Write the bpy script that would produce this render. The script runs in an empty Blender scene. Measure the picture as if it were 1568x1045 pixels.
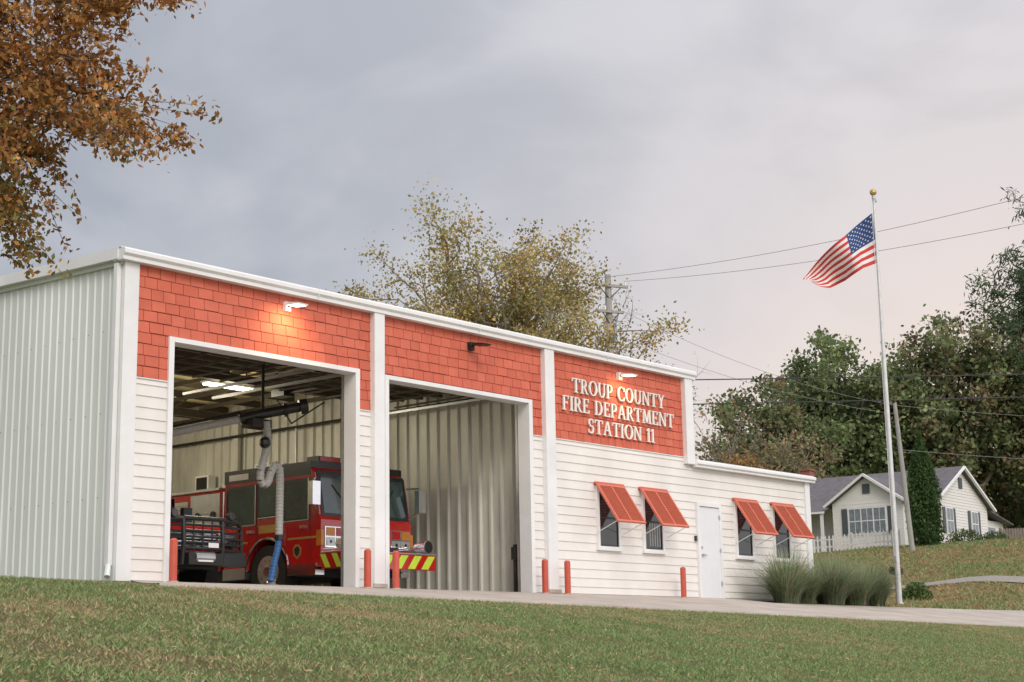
import bpy, math, random
import numpy as np
from mathutils import Vector, Matrix
random.seed(4); RNG=np.random.default_rng(7)
sc=bpy.context.scene
sc.view_settings.view_transform='Standard'
try: sc.view_settings.look='None'
except Exception: pass
sc.view_settings.exposure=0
# ------------------------------------------------------------ helpers
def link(o,parent=None):
    sc.collection.objects.link(o)
    if parent: o.parent=parent
    return o
def empty(name,loc=(0,0,0),rz=0):
    e=bpy.data.objects.new(name,None); e.location=loc; e.rotation_euler=(0,0,rz); e.empty_display_size=.3
    return link(e)
def mat(name,col,rough=.6,metal=0,var=.12,scale=6,bump=0,bscale=40,emit=None,estr=0,coat=0,col2=None,spec=.5,stretch=None):
    m=bpy.data.materials.new(name); m.use_nodes=True; nt=m.node_tree; b=nt.nodes['Principled BSDF']
    b.inputs['Roughness'].default_value=rough; b.inputs['Metallic'].default_value=metal
    b.inputs['Specular IOR Level'].default_value=spec
    if coat: b.inputs['Coat Weight'].default_value=coat; b.inputs['Coat Roughness'].default_value=.06
    tc=nt.nodes.new('ShaderNodeTexCoord'); src=tc.outputs['Object']
    if stretch:
        mp=nt.nodes.new('ShaderNodeMapping'); mp.inputs['Scale'].default_value=stretch; nt.links.new(src,mp.inputs[0]); src=mp.outputs[0]
    n=nt.nodes.new('ShaderNodeTexNoise'); n.inputs['Scale'].default_value=scale; n.inputs['Detail'].default_value=6; n.inputs['Roughness'].default_value=.6
    nt.links.new(src,n.inputs['Vector'])
    r=nt.nodes.new('ShaderNodeValToRGB'); r.color_ramp.elements[0].position=.3; r.color_ramp.elements[1].position=.7
    c2=col2 if col2 else tuple(min(1,c*(1+var)) for c in col)
    c1=col if col2 else tuple(c*(1-var) for c in col)
    r.color_ramp.elements[0].color=(*c1,1); r.color_ramp.elements[1].color=(*c2,1)
    nt.links.new(n.outputs['Fac'],r.inputs[0]); nt.links.new(r.outputs[0],b.inputs['Base Color'])
    if bump:
        n2=nt.nodes.new('ShaderNodeTexNoise'); n2.inputs['Scale'].default_value=bscale; n2.inputs['Detail'].default_value=5
        nt.links.new(tc.outputs['Object'],n2.inputs['Vector'])
        bp=nt.nodes.new('ShaderNodeBump'); bp.inputs['Strength'].default_value=bump; bp.inputs['Distance'].default_value=.02
        nt.links.new(n2.outputs['Fac'],bp.inputs['Height']); nt.links.new(bp.outputs[0],b.inputs['Normal'])
    if emit: b.inputs['Emission Color'].default_value=(*emit,1); b.inputs['Emission Strength'].default_value=estr
    return m
def vcmat(name,rough=.6,trans=.3):
    m=bpy.data.materials.new(name); m.use_nodes=True; nt=m.node_tree; b=nt.nodes['Principled BSDF']
    b.inputs['Roughness'].default_value=rough; b.inputs['Specular IOR Level'].default_value=.25
    a=nt.nodes.new('ShaderNodeAttribute'); a.attribute_name='Col'
    nt.links.new(a.outputs['Color'],b.inputs['Base Color'])
    if trans:
        t=nt.nodes.new('ShaderNodeBsdfTranslucent'); nt.links.new(a.outputs['Color'],t.inputs['Color'])
        mx=nt.nodes.new('ShaderNodeMixShader'); mx.inputs[0].default_value=trans
        nt.links.new(b.outputs[0],mx.inputs[1]); nt.links.new(t.outputs[0],mx.inputs[2])
        nt.links.new(mx.outputs[0],nt.nodes['Material Output'].inputs['Surface'])
    return m
class MB:
    def __init__(s): s.v=[];s.f=[];s.m=[];s.mats=[];s.T=None
    def mi(s,mt):
        if mt not in s.mats: s.mats.append(mt)
        return s.mats.index(mt)
    def add(s,pts,faces,mt):
        b=len(s.v)
        if s.T is not None: pts=[s.T@Vector(p) for p in pts]
        s.v+= [tuple(p) for p in pts]; k=s.mi(mt)
        for f in faces: s.f.append(tuple(b+i for i in f)); s.m.append(k)
    def poly(s,pts,mt): s.add(pts,[tuple(range(len(pts)))],mt)
    def box(s,x0,x1,y0,y1,z0,z1,mt):
        if x0>x1:x0,x1=x1,x0
        if y0>y1:y0,y1=y1,y0
        if z0>z1:z0,z1=z1,z0
        s.add([(x0,y0,z0),(x1,y0,z0),(x1,y1,z0),(x0,y1,z0),(x0,y0,z1),(x1,y0,z1),(x1,y1,z1),(x0,y1,z1)],
          [(0,3,2,1),(4,5,6,7),(0,1,5,4),(1,2,6,5),(2,3,7,6),(3,0,4,7)],mt)
    def prof(s,pts,x0,x1,mt):
        n=len(pts); V=[(x0,y,z) for y,z in pts]+[(x1,y,z) for y,z in pts]
        F=[tuple(range(n)),tuple(range(2*n-1,n-1,-1))]+[(i,i+n,(i+1)%n+n,(i+1)%n) for i in range(n)]
        s.add(V,F,mt)
    def cyl(s,p0,p1,r0,r1,mt,n=12,cap=True):
        p0=Vector(p0);p1=Vector(p1);d=(p1-p0)
        if d.length<1e-6:return
        d.normalize(); a=d.orthogonal().normalized(); b=d.cross(a)
        V=[];F=[]
        for p,r in((p0,r0),(p1,r1)):
            for i in range(n):
                t=2*math.pi*i/n; V.append(p+a*math.cos(t)*r+b*math.sin(t)*r)
        for i in range(n): F.append((i,(i+1)%n,(i+1)%n+n,i+n))
        if cap: F+= [tuple(range(n-1,-1,-1)),tuple(range(n,2*n))]
        s.add(V,F,mt)
    def tube(s,pts,r,mt,n=8):
        for i in range(len(pts)-1):
            ra=r[i] if isinstance(r,(list,tuple)) else r; rb=r[i+1] if isinstance(r,(list,tuple)) else r
            s.cyl(pts[i],pts[i+1],ra,rb,mt,n)
    def ball(s,c,r,mt,n=10,sz=1):
        V=[];F=[];m=n//2
        for j in range(m+1):
            ph=math.pi*j/m
            for i in range(n):
                t=2*math.pi*i/n; V.append((c[0]+r*math.sin(ph)*math.cos(t),c[1]+r*math.sin(ph)*math.sin(t),c[2]+r*sz*math.cos(ph)))
        for j in range(m):
            for i in range(n): F.append((j*n+i,(j+1)*n+i,(j+1)*n+(i+1)%n,j*n+(i+1)%n))
        s.add(V,F,mt)
    def obj(s,name,parent=None,bevel=0,smooth=False):
        me=bpy.data.meshes.new(name); me.from_pydata(s.v,[],s.f)
        for m in s.mats: me.materials.append(m)
        me.polygons.foreach_set('material_index',s.m)
        me.update(); o=bpy.data.objects.new(name,me); link(o,parent)
        if smooth: me.polygons.foreach_set('use_smooth',[True]*len(s.f))
        if bevel:
            bv=o.modifiers.new('bevel','BEVEL'); bv.width=bevel; bv.segments=2; bv.limit_method='ANGLE'; bv.angle_limit=.6
        return o
def npmesh(name,V,k,cols,mt,parent=None):
    nv=len(V); nf=nv//k
    me=bpy.data.meshes.new(name); me.vertices.add(nv); me.vertices.foreach_set('co',V.astype(np.float32).ravel())
    me.loops.add(nv); me.loops.foreach_set('vertex_index',np.arange(nv,dtype=np.int32))
    me.polygons.add(nf); me.polygons.foreach_set('loop_start',np.arange(0,nv,k,dtype=np.int32))
    try: me.polygons.foreach_set('loop_total',np.full(nf,k,dtype=np.int32))
    except Exception: pass
    me.update(calc_edges=True)
    ca=me.color_attributes.new('Col','FLOAT_COLOR','POINT')
    C=np.ones((nv,4),dtype=np.float32); C[:,:3]=np.repeat(cols,k,axis=0) if len(cols)==nf else cols
    ca.data.foreach_set('color',C.ravel())
    me.materials.append(mt); me.validate()
    o=bpy.data.objects.new(name,me); return link(o,parent)
# ------------------------------------------------------------ terrain
def sst(t): t=np.clip(t,0,1); return t*t*(3-2*t)
def terr(x,y):
    x=np.asarray(x,float); y=np.asarray(y,float)
    t=np.maximum(-y,0); ze=.446+.0172*np.clip(x,-22,45)
    z=-ze*np.minimum(t,6)/6-np.clip(t-6,0,22)*.155
    H=3.95*sst((x-26)/36)+.018*np.clip(x-62,0,80)
    z=z+H*sst((y+3)/8)
    m=np.clip(np.maximum.reduce([(-y-6.3)/1.5,(x-27)/4*(y>0),(y-17)/4,(-x-4)/2]),0,1)*np.where(y<0,.35,1.)
    z=z+m*(.035*np.sin(x*1.3+.7*np.sin(y*.9))*np.cos(y*1.1+.5*x)+.02*np.sin(x*3.1+y*2.3))
    return z
def tz(x,y): return float(terr(x,y))
# ------------------------------------------------------------ materials
M_white=mat('white_painted_siding',(.735,.715,.685),.55,var=.08,scale=1.1,bump=.08,bscale=60,stretch=(1,1,.6))
M_trim=mat('white_trim_metal',(.75,.755,.76),.4,var=.06,scale=1.5)
M_gal=mat('pale_galvanised_metal',(.68,.72,.69),.42,metal=.05,var=.09,scale=.8,stretch=(1,1,.2))
M_intmetal=mat('interior_wall_metal',(.56,.56,.50),.45,metal=.1,var=.25,scale=1.0,stretch=(1,1,.35))
M_ceil=mat('ceiling_insulation',(.72,.62,.34),.8,var=.15,scale=2)
M_dark=mat('dark_steel',(.035,.033,.03),.5,metal=.5)
M_beam=mat('roof_purlin_steel',(.08,.065,.045),.6,metal=.2)
M_black=mat('black_paint',(.02,.02,.022),.35)
M_reds=[mat('red_shingle_%d'%i,c,.7,var=.09,scale=3,bump=.1,bscale=70,spec=.25) for i,c in enumerate([(.585,.143,.090),(.56,.135,.084),(.605,.153,.098),(.54,.129,.082)])]
M_redback=mat('red_shingle_joint',(.30,.06,.04),.8)
M_shutter=mat('red_shutter_paint',(.58,.145,.09),.5,var=.06)
M_door=mat('white_steel_door',(.70,.72,.75),.45,var=.02)
M_glassD=mat('window_glass_dark',(.012,.016,.018),.06,var=.3,spec=.8)
M_conc=mat('concrete',(.43,.38,.33),.85,var=.2,scale=1.4,bump=.25,bscale=30)
M_floor=mat('garage_floor',(.28,.26,.23),.45,var=.15,scale=2)
M_roof=mat('metal_roof',(.6,.62,.63),.45)
M_letters=mat('letter_offwhite',(.80,.78,.74),.5,var=.03)
M_bol=mat('bollard_red',(.50,.085,.05),.5,var=.1)
M_fire=mat('fire_engine_red',(.46,.016,.014),.2,var=.05,coat=.8)
M_chrome=mat('chrome',(.72,.73,.75),.18,metal=1,var=.05)
M_alu=mat('brushed_aluminium',(.5,.51,.52),.35,metal=.8,var=.1)
M_tire=mat('tyre_rubber',(.018,.018,.018),.8,var=.2)
M_glassW=mat('windscreen_glass',(.03,.06,.06),.05,var=.5,scale=1.2,spec=.9)
M_lime=mat('lime_reflective',(.55,.72,.06),.4)
M_gold=mat('gold_leaf',(.55,.38,.12),.35,metal=.6)
M_lens=mat('lamp_lens',(.45,.46,.46),.12,metal=.4,var=.25,scale=30,spec=.8)
M_redlens=mat('red_lens',(.4,.02,.02),.15)
M_amber=mat('amber_lens',(.55,.2,.03),.2)
M_hose=mat('grey_hose',(.40,.40,.38),.6,var=.15,scale=20)
M_blue=mat('blue_hose',(.03,.12,.32),.5)
M_lit=mat('lit_lamp',(.9,.85,.7),.4,emit=(1,.80,.50),estr=8)
M_fluo=mat('lit_fluorescent',(.9,.9,.8),.4,emit=(1,.93,.75),estr=8)
M_bark=mat('bark',(.13,.105,.085),.9,var=.3,scale=8,bump=.6,bscale=20)
M_barkl=mat('pale_bark',(.22,.19,.16),.9,var=.3,scale=8,bump=.5,bscale=20)
M_leaf=vcmat('foliage',.6,.35)
M_grassb=vcmat('grass_blades',.6,.3)
def ground_mat():
    m=bpy.data.materials.new('lawn'); m.use_nodes=True; nt=m.node_tree; b=nt.nodes['Principled BSDF']; b.inputs['Roughness'].default_value=.95; b.inputs['Specular IOR Level'].default_value=.1
    tc=nt.nodes.new('ShaderNodeTexCoord')
    def noise(s,d=6,w=.6):
        n=nt.nodes.new('ShaderNodeTexNoise'); n.inputs['Scale'].default_value=s; n.inputs['Detail'].default_value=d; n.inputs['Roughness'].default_value=w; nt.links.new(tc.outputs['Object'],n.inputs['Vector']); return n.outputs['Fac']
    def ramp(f,p0,c0,p1,c1):
        r=nt.nodes.new('ShaderNodeValToRGB'); e=r.color_ramp.elements; e[0].position=p0;e[1].position=p1;e[0].color=(*c0,1);e[1].color=(*c1,1); nt.links.new(f,r.inputs[0]); return r.outputs[0]
    def mix(f,a,c,t='MIX'):
        n=nt.nodes.new('ShaderNodeMix'); n.data_type='RGBA'; n.blend_type=t
        nt.links.new(f,n.inputs[0])
        nt.links.new(a,n.inputs[6]); nt.links.new(c,n.inputs[7]); return n.outputs[2]
    a=ramp(noise(7,8,.8),.35,(.13,.16,.055),.65,(.26,.29,.125))
    br=ramp(noise(9,8,.8),.35,(.20,.15,.07),.7,(.42,.31,.18))
    patch=ramp(noise(.35,8,.72),.44,(0,0,0),.64,(1,1,1))
    c=mix(patch,a,br)
    nt.links.new(c,b.inputs['Base Color'])
    bp=nt.nodes.new('ShaderNodeBump'); bp.inputs['Strength'].default_value=1; bp.inputs['Distance'].default_value=.10
    nt.links.new(noise(12,10,.85),bp.inputs['Height']); nt.links.new(bp.outputs[0],b.inputs['Normal'])
    return m
M_ground=ground_mat()
# ------------------------------------------------------------ ground
xs=np.concatenate([np.linspace(-700,-42,14),np.arange(-40,112,.8),np.linspace(115,900,14)])
ys=np.concatenate([np.linspace(-700,-34,14),np.arange(-32,-8,.8),np.arange(-8,-4,.5),np.arange(-4,70,.8),np.linspace(74,900,14)])
X,Y=np.meshgrid(xs,ys); Z=terr(X,Y)
inb=(X>-.2)&(X<21)&(Y>-.3)&(Y<14.5); Z=np.where(inb,Z-.05,Z)
nx,ny=len(xs),len(ys)
V=np.stack([X,Y,Z],-1).reshape(-1,3)
F=[(j*nx+i,j*nx+i+1,(j+1)*nx+i+1,(j+1)*nx+i) for j in range(ny-1) for i in range(nx-1)]
me=bpy.data.meshes.new('ground'); me.from_pydata(V.tolist(),[],F); me.materials.append(M_ground)
me.polygons.foreach_set('use_smooth',[True]*len(F)); link(bpy.data.objects.new('ground',me))
# driveway apron
mb=MB()
def strip(xa,xb,y0,y1,n,m,leftfn=None):
    for j in range(m):
        ya=y0+(y1-y0)*j/m; yb=y0+(y1-y0)*(j+1)/m
        for i in range(n):
            def xx(k,y):
                l=leftfn(y) if leftfn else xa
                return l+(xb-l)*k/n
            P=[(xx(i,ya),ya),(xx(i,yb),yb),(xx(i+1,yb),yb),(xx(i+1,ya),ya)]
            mb.poly([(px,py,tz(px,py)+.035) for px,py in P],M_conc)
lf=lambda y: .3+y*.66
strip(0,16.8,0,-1.2,14,2,lf)
strip(0,70,-1.2,-6,70,8,lf)
for i in range(80):
    xa=-3.7+i*.9; xb=xa+.9
    mb.poly([(xa,-6,tz(xa,-6)+.035),(xa,-6.03,tz(xa,-6.03)-.1),(xb,-6.03,tz(xb,-6.03)-.1),(xb,-6,tz(xb,-6)+.035)],M_conc)
M_joint=mat('concrete_joint',(.12,.10,.09),.9)
for x in np.arange(1.0,60,3.6):
    for j in range(12):
        ya=-1.25-j*.39; mb.poly([(x,ya,tz(x,ya)+.039),(x,ya-.39,tz(x,ya-.39)+.039),(x+.025,ya-.39,tz(x,ya-.39)+.039),(x+.025,ya,tz(x,ya)+.039)],M_joint)
mb.obj('driveway')
mb=MB(); r=Vector((.648,-.7615)); n2=Vector((.7615,.648)); c=Vector((37.8,5.8))
M_road=mat('road_asphalt_light',(.27,.25,.22),.9)
for i in range(-6,30):
    for j in range(2):
        P=[]
        for a,b in((i,j-1),(i+1,j-1),(i+1,j),(i,j)):
            p=c+r*a*1.0+n2*b*.5; P.append((p.x,p.y,tz(p.x,p.y)+.05))
        mb.poly(P,M_road)
mb.obj('road')
# ------------------------------------------------------------ fire station
FS=empty('fire_station')
mb=MB()
for a,b in((0.02,.95),(4.92,5.75),(9.70,15.43)): mb.box(a,b,0,.25,0,4.95,M_trim)
mb.box(.95,4.92,0,.25,3.80,4.95,M_trim); mb.box(5.75,9.70,0,.25,3.78,4.95,M_trim)
mb.box(15.43,20.58,0,.2,0,2.95,M_trim)
mb.box(15.25,15.43,.25,14,0,4.95,M_trim)
mb.box(20.4,20.58,.2,9,0,2.95,M_trim); mb.box(15.43,20.4,8.8,9,0,2.95,M_trim)
mb.box(0.02,15.25,13.9,14,0,5.3,M_gal)
mb.obj('wall_structure',FS)
def siding(mb,x0,x1,z0,z1,y,mt,h=.18,t=.020,base=0.0):
    k=math.floor((z0-base)/h)
    while base+k*h<z1-1e-4:
        a=max(z0,base+k*h); b=min(z1,base+(k+1)*h); k+=1
        if b-a<.01: continue
        mb.add([(x0,y-t,a),(x1,y-t,a),(x1,y-.004,b),(x0,y-.004,b),(x0,y,a),(x1,y,a)],[(0,1,2,3),(4,5,1,0),(4,0,3),(5,2,1)],mt)
mb=MB()
siding(mb,.24,.85,.04,3.16,0,M_white); siding(mb,5.02,5.63,.04,3.16,0,M_white); siding(mb,9.81,15.43,.04,3.16,0,M_white); siding(mb,15.43,20.4,.04,2.95,0,M_white)
for i in range(16):
    sx=random.uniform(10.6,20.2); k_=random.randint(1,14); z=k_*.18
    if any(a-.2<sx<b+.2 for a,b in((11.8,12.8),(13.3,14.4),(15.4,16.6),(17,18.1),(18.7,19.8))): continue
    mb.add([(sx,-.0205,z),(sx+.006,-.0205,z),(sx+.006,-.0055,z+.178),(sx,-.0055,z+.178)],[(0,1,2,3)],M_gal)
mb.obj('lap_siding',FS)
mb=MB()
rects=[(.24,.85,3.16,4.95),(.85,5.02,3.88,4.95),(5.02,5.63,3.16,4.95),(5.63,9.81,3.86,4.95),(9.81,15.16,3.16,4.95)]
for x0,x1,z0,z1 in rects: mb.poly([(x0,-.004,z0),(x1,-.004,z0),(x1,-.004,z1),(x0,-.004,z1)],M_redback)
h=.179
for k in range(10):
    za=3.16+k*h; zb=za+h; x=.1+random.random()*.15
    while x<15.2:
        w=random.choice([.24,.27,.27,.30]); xa=x+.006; xb=x+w-.006; x+=w
        st=random.choice([0,0,.0,.008]); mt=random.choice(M_reds)
        for r0,r1,s0,s1 in rects:
            a=max(xa,r0);b=min(xb,r1);c=max(za+st+.006,s0);d=min(zb,s1)
            if b-a<.02 or d-c<.02: continue
            t=.018+random.random()*.004
            mb.add([(a,-t,c),(b,-t,c),(b,-.010,d),(a,-.010,d),(a,-.003,c),(b,-.003,c),(b,-.003,d),(a,-.003,d)],[(0,1,2,3),(4,5,1,0),(4,0,3,7),(5,6,2,1)],mt)
mb.box(.24,.85,-.030,-.002,3.145,3.162,M_trim); mb.box(5.02,5.3,-.030,-.002,3.145,3.162,M_trim); mb.box(9.81,10.14,-.030,-.002,3.145,3.162,M_trim); mb.box(10.44,15.15,-.030,-.002,3.145,3.162,M_trim)
mb.obj('red_shingle_band',FS)
mb=MB()
mb.box(-.03,.24,-.055,.0,0.02,4.95,M_trim)
for a,b in((5.31,5.565),(10.14,10.44),(15.15,15.45)): mb.box(a,b,-.13,.0,0.02 if a<15 else 3.0,4.95,M_trim)
for a,b in((.85,.95),(4.92,5.02)): mb.box(a,b,-.055,0,.02,3.88,M_trim)
for a,b in((5.65,5.75),(9.70,9.81)): mb.box(a,b,-.055,0,.02,3.86,M_trim)
mb.box(.95,4.92,-.055,0,3.80,3.88,M_trim); mb.box(5.75,9.70,-.055,0,3.78,3.86,M_trim)
mb.box(20.4,20.62,-.06,0,.02,2.95,M_trim); mb.box(20.58,20.62,0,.2,.02,2.95,M_trim)
mb.box(5.27,5.60,-.16,-.13,.03,.10,M_conc); mb.box(10.10,10.48,-.16,-.13,.03,.10,M_conc)
mb.prof([(.12,5.14),(-.17,5.14),(-.19,5.11),(-.19,5.05),(-.15,5.01),(-.15,4.95),(.0,4.95),(.12,4.95)],-.14,15.56,M_trim)
mb.prof([(.16,5.175),(-.1,5.16),(-.1,5.14),(.16,5.14)],-.15,15.57,M_roof)
mb.prof([(.12,3.10),(-.17,3.10),(-.19,3.07),(-.19,3.02),(-.15,2.99),(-.15,2.95),(.12,2.95)],15.45,20.76,M_trim)
mb.prof([(9,3.25),(-.1,3.13),(-.1,3.10),(9,3.20)],15.44,20.78,M_roof)
for x in(3.9,8.1,12.2): mb.box(x,x+.008,-.1935,-.15,5.0,5.142,M_gal)
mb.obj('trim_and_fascia',FS,bevel=.006)
mb=MB()
mb.prof([(14.1,5.64),(0.12,5.175),(0.12,5.145),(14.1,5.6)],-.02,15.5,M_roof)
mb.prof([(-.02,4.97),(14.1,5.44),(14.1,5.62),(-.02,5.15)],-.16,-.005,M_trim)
mb.prof([(.0,4.90),(14,5.37),(14,5.44),(.0,4.97)],-.06,-.005,M_gal)
mb.obj('roof',FS)
mb=MB()
def ribbed(mb,axis,c,a0,a1,z0,z1,sgn,mt,pitch=.3,d=.035,ztop=None):
    pts=[];a=a0
    while a<a1:
        pts+=[(a,0),(a+pitch*.62,0),(a+pitch*.70,d),(a+pitch*.86,d),(a+pitch*.94,0)]; a+=pitch
    pts.append((a1,0)); pts=[p for p in pts if p[0]<=a1]
    for (p,o),(q,o2) in zip(pts,pts[1:]):
        zp=ztop(p) if ztop else z1; zq=ztop(q) if ztop else z1
        if axis=='x': mb.poly([(c+sgn*o,p,z0),(c+sgn*o2,q,z0),(c+sgn*o2,q,zq),(c+sgn*o,p,zp)],mt)
        else: mb.poly([(p,c+sgn*o,z0),(q,c+sgn*o2,z0),(q,c+sgn*o2,zq),(p,c+sgn*o,zp)],mt)
ribbed(mb,'x',-.002,.22,14,.02,4.9,-1,M_gal,pitch=.2,d=.02,ztop=lambda y:4.93+.033*y)
mb.box(-.035,0,0.0,.2,.02,4.93,M_gal)
mb.box(-.12,-.04,.03,.12,.25,4.92,M_trim); mb.cyl((-.08,.07,.27),(-.16,-.02,.08),.045,.045,M_gal,8)
for y in np.arange(.5,13.5,.4):
    for z in (1.3,2.6,3.9): mb.box(-.008,-.002,y,y+.012,z,z+.012,M_dark)
mb.obj('side_metal_cladding',FS)
# interior
mb=MB()
mb.box(0.02,15.43,0.0,13.9,-.02,.015,M_floor)
mb.box(.02,.06,.25,13.9,.015,4.9,M_intmetal)
ribbed(mb,'x',10.15,.25,13.9,.015,4.9,-1,M_intmetal,pitch=.3,d=.05)
mb.box(10.16,10.25,.25,13.9,.015,4.9,M_intmetal)
ribbed(mb,'y',13.88,.06,10.15,.015,4.9,-1,M_intmetal)
mb.box(.06,10.15,.25,13.88,4.88,4.92,M_ceil)
mb.obj('interior_shell',FS)
mb=MB()
for y in np.arange(1.4,13.8,1.2): mb.box(.06,10.1,y,y+.05,4.72,4.87,M_beam)
for x in (.3,1.6,2.9,4.1,5.3,6.5,7.7,8.9,10.0): mb.box(x-.025,x+.025,.3,13.8,4.63,4.72,M_beam)
for y in (5.0,9.3): mb.box(.06,10.1,y,y+.14,4.44,4.61,M_beam)
for y in (5.0,9.3): mb.box(10.0,10.09,y,y+.2,.02,4.4,M_intmetal)
M_dpan=mat('overhead_door_panel',(.62,.58,.42),.5)
for x0,x1 in((.95,4.92),(5.75,9.7)):
    for i in range(5):
        ya=.75+i*.56; mb.box(x0,x1,ya+.01,ya+.55,4.22+.02*i,4.25+.02*i,M_dpan)
        mb.box(x0,x1,ya+.05,ya+.09,4.14+.02*i,4.22+.02*i,M_beam); mb.box(x0,x1,ya+.44,ya+.49,4.14+.02*i,4.22+.02*i,M_beam)
    for xx in np.linspace(x0+.02,x1-.02,7): mb.box(xx-.02,xx+.02,.5,3.7,4.10,4.135,M_beam)
    for xx in (x0-.05,x1+.05): mb.box(xx-.03,xx+.03,.28,.34,.02,4.0,M_alu); mb.box(xx-.03,xx+.03,.34,4.9,4.0,4.05,M_alu)
    mb.cyl((x0-.1,.45,4.4),(x1+.1,.45,4.4),.05,.05,M_dark,10)
    mb.box((x0+x1)/2-.03,(x0+x1)/2+.03,.3,5.2,4.34,4.38,M_dark); mb.box((x0+x1)/2-.15,(x0+x1)/2+.15,4.9,5.3,4.3,4.45,M_black)
mb.box(9.78,9.86,.42,.50,.02,1.0,M_black); mb.box(9.74,9.86,.38,.52,.7,.95,M_black)
for x,y in((3.3,7.0),(6.1,8.2),(8.6,6.4),(1.6,8.9)):
    mb.cyl((x,y,4.6),(x+.7,y+.2,4.05),.02,.02,M_beam,6); mb.cyl((x+.7,y+.2,4.05),(x+1.5,y,4.6),.02,.02,M_beam,6)
mb.cyl((9.98,7.2,1.2),(9.98,7.2,4.6),.03,.03,M_alu,8); mb.box(9.9,10.08,7.0,7.5,1.3,1.9,M_alu); mb.cyl((9.97,.3,4.1),(9.97,13.5,4.1),.035,.035,M_dark,8)
for y,z in((8.0,2.9),(10.2,2.8)): mb.box(9.85,10.08,y,y+.5,z,z+.45,M_trim); mb.box(9.84,9.85,y+.05,y+.45,z+.05,z+.4,M_dark)
mb.obj('ceiling_steel_and_doors',FS)
mb=MB()
LP=((6.9,5.9),(3.1,7.4),(7.2,10.2),(3.1,11.6))
for x,y in LP:
    mb.box(x-.65,x+.65,y-.11,y+.11,4.54,4.58,M_trim); mb.box(x-.6,x+.6,y-.09,y+.09,4.50,4.54,M_fluo)
    mb.box(x-.5,x-.48,y-.01,y+.01,4.58,4.9,M_dark); mb.box(x+.48,x+.5,y-.01,y+.01,4.58,4.9,M_dark)
mb.obj('ceiling_lamps',FS)
def window(x0,x1,z0,z1):
    mb=MB(); t=.07
    mb.box(x0-t,x0,-.065,-.0,z0-t,z1+t,M_trim); mb.box(x1,x1+t,-.065,0,z0-t,z1+t,M_trim)
    mb.box(x0,x1,-.065,0,z1,z1+t,M_trim); mb.box(x0-t-.02,x1+t+.02,-.09,-.0,z0-t-.02,z0-t+.03,M_trim); mb.box(x0,x1,-.06,0,z0-t+.03,z0,M_trim)
    mb.box(x0,x1,-.032,-.026,z0,z1,M_glassD)
    zm=(z0+z1)/2
    mb.box(x0,x1,-.045,-.032,zm-.02,zm+.02,M_black); mb.box(x0,x0+.025,-.045,-.032,z0,z1,M_black); mb.box(x1-.025,x1,-.045,-.032,z0,z1,M_black); mb.box(x0,x1,-.045,-.032,z0,z0+.03,M_black)
    mb.obj('window',FS)
M_refl=mat('painted_glass_reflection',(.35,.36,.34),.7)
for a,b in [(11.92,12.57),(13.53,14.17),(17.20,17.83),(18.87,19.52)]: window(a,b,1.03,2.22)
mb=MB()
for k in range(5): mb.box(13.72+k*.09,13.75+k*.09,-.0335,-.0322,1.1,1.6,M_refl)  # pale strips laid on the glass, a reflection painted as colour
mb.obj('painted_reflection_strips',FS)
def shutter(x0,x1):
    mb=MB(); L=.98; ang=math.atan2(.53,.80)
    mb.T=Matrix.Translation((0,-.08,2.31))@Matrix.Rotation(-ang,4,'X')
    fr=.05
    mb.box(x0,x0+fr,-.02,.02,-L,0,M_shutter); mb.box(x1-fr,x1,-.02,.02,-L,0,M_shutter)
    mb.box(x0+fr,x1-fr,-.02,.02,-fr,0,M_shutter); mb.box(x0+fr,x1-fr,-.02,.02,-L,-L+fr,M_shutter)
    xm=(x0+x1)/2; mb.box(xm-.022,xm+.022,-.018,.018,-L+fr,-fr,M_shutter)
    base=mb.T; n=14
    for k in range(n):
        z=-fr-(k+.5)*(L-2*fr)/n
        mb.T=base@Matrix.Translation((0,0,z))@Matrix.Rotation(2.55,4,'X')
        mb.box(x0+fr,xm-.022,-.029,.029,-.004,.004,M_shutter); mb.box(xm+.022,x1-fr,-.029,.029,-.004,.004,M_shutter)
    mb.T=None
    yb=-.08-L*math.sin(ang); zb=2.31-L*math.cos(ang)
    for x in(x0+.03,x1-.03):
        mb.cyl((x,-.05,1.3),(x,yb+.02,zb+.03),.008,.008,M_gal,6)
    mb.box(x0,x1,-.085,-.0,2.31,2.36,M_shutter)
    mb.obj('bahama_shutter',FS)
for a,b in((11.80,12.77),(13.37,14.37),(17.08,18.08),(18.75,19.75)): shutter(a,b)
mb=MB()
mb.box(15.53,15.62,-.075,0,.02,2.17,M_trim); mb.box(16.43,16.52,-.075,0,.02,2.17,M_trim); mb.box(15.62,16.43,-.075,0,2.08,2.17,M_trim)
mb.box(15.62,16.43,-.045,-.001,.03,2.08,M_door); mb.box(15.62,16.43,-.06,-.001,.02,.03,M_alu)
mb.box(15.621,15.63,-.0465,-.045,.03,2.08,M_dark); mb.box(15.63,16.42,-.0465,-.045,2.07,2.079,M_dark)
mb.cyl((15.70,-.045,.98),(15.70,-.10,.98),.028,.028,M_alu,10); mb.cyl((15.70,-.095,.98),(15.82,-.095,.98),.012,.012,M_alu,8); mb.cyl((15.70,-.045,1.15),(15.70,-.06,1.15),.028,.028,M_alu,10)
for z in(.3,1.05,1.8): mb.box(16.425,16.44,-.085,-.03,z,z+.1,M_alu)
mb.box(15.45,15.50,-.06,-.02,1.28,1.4,M_black)
mb.obj('entry_door',FS)
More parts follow.
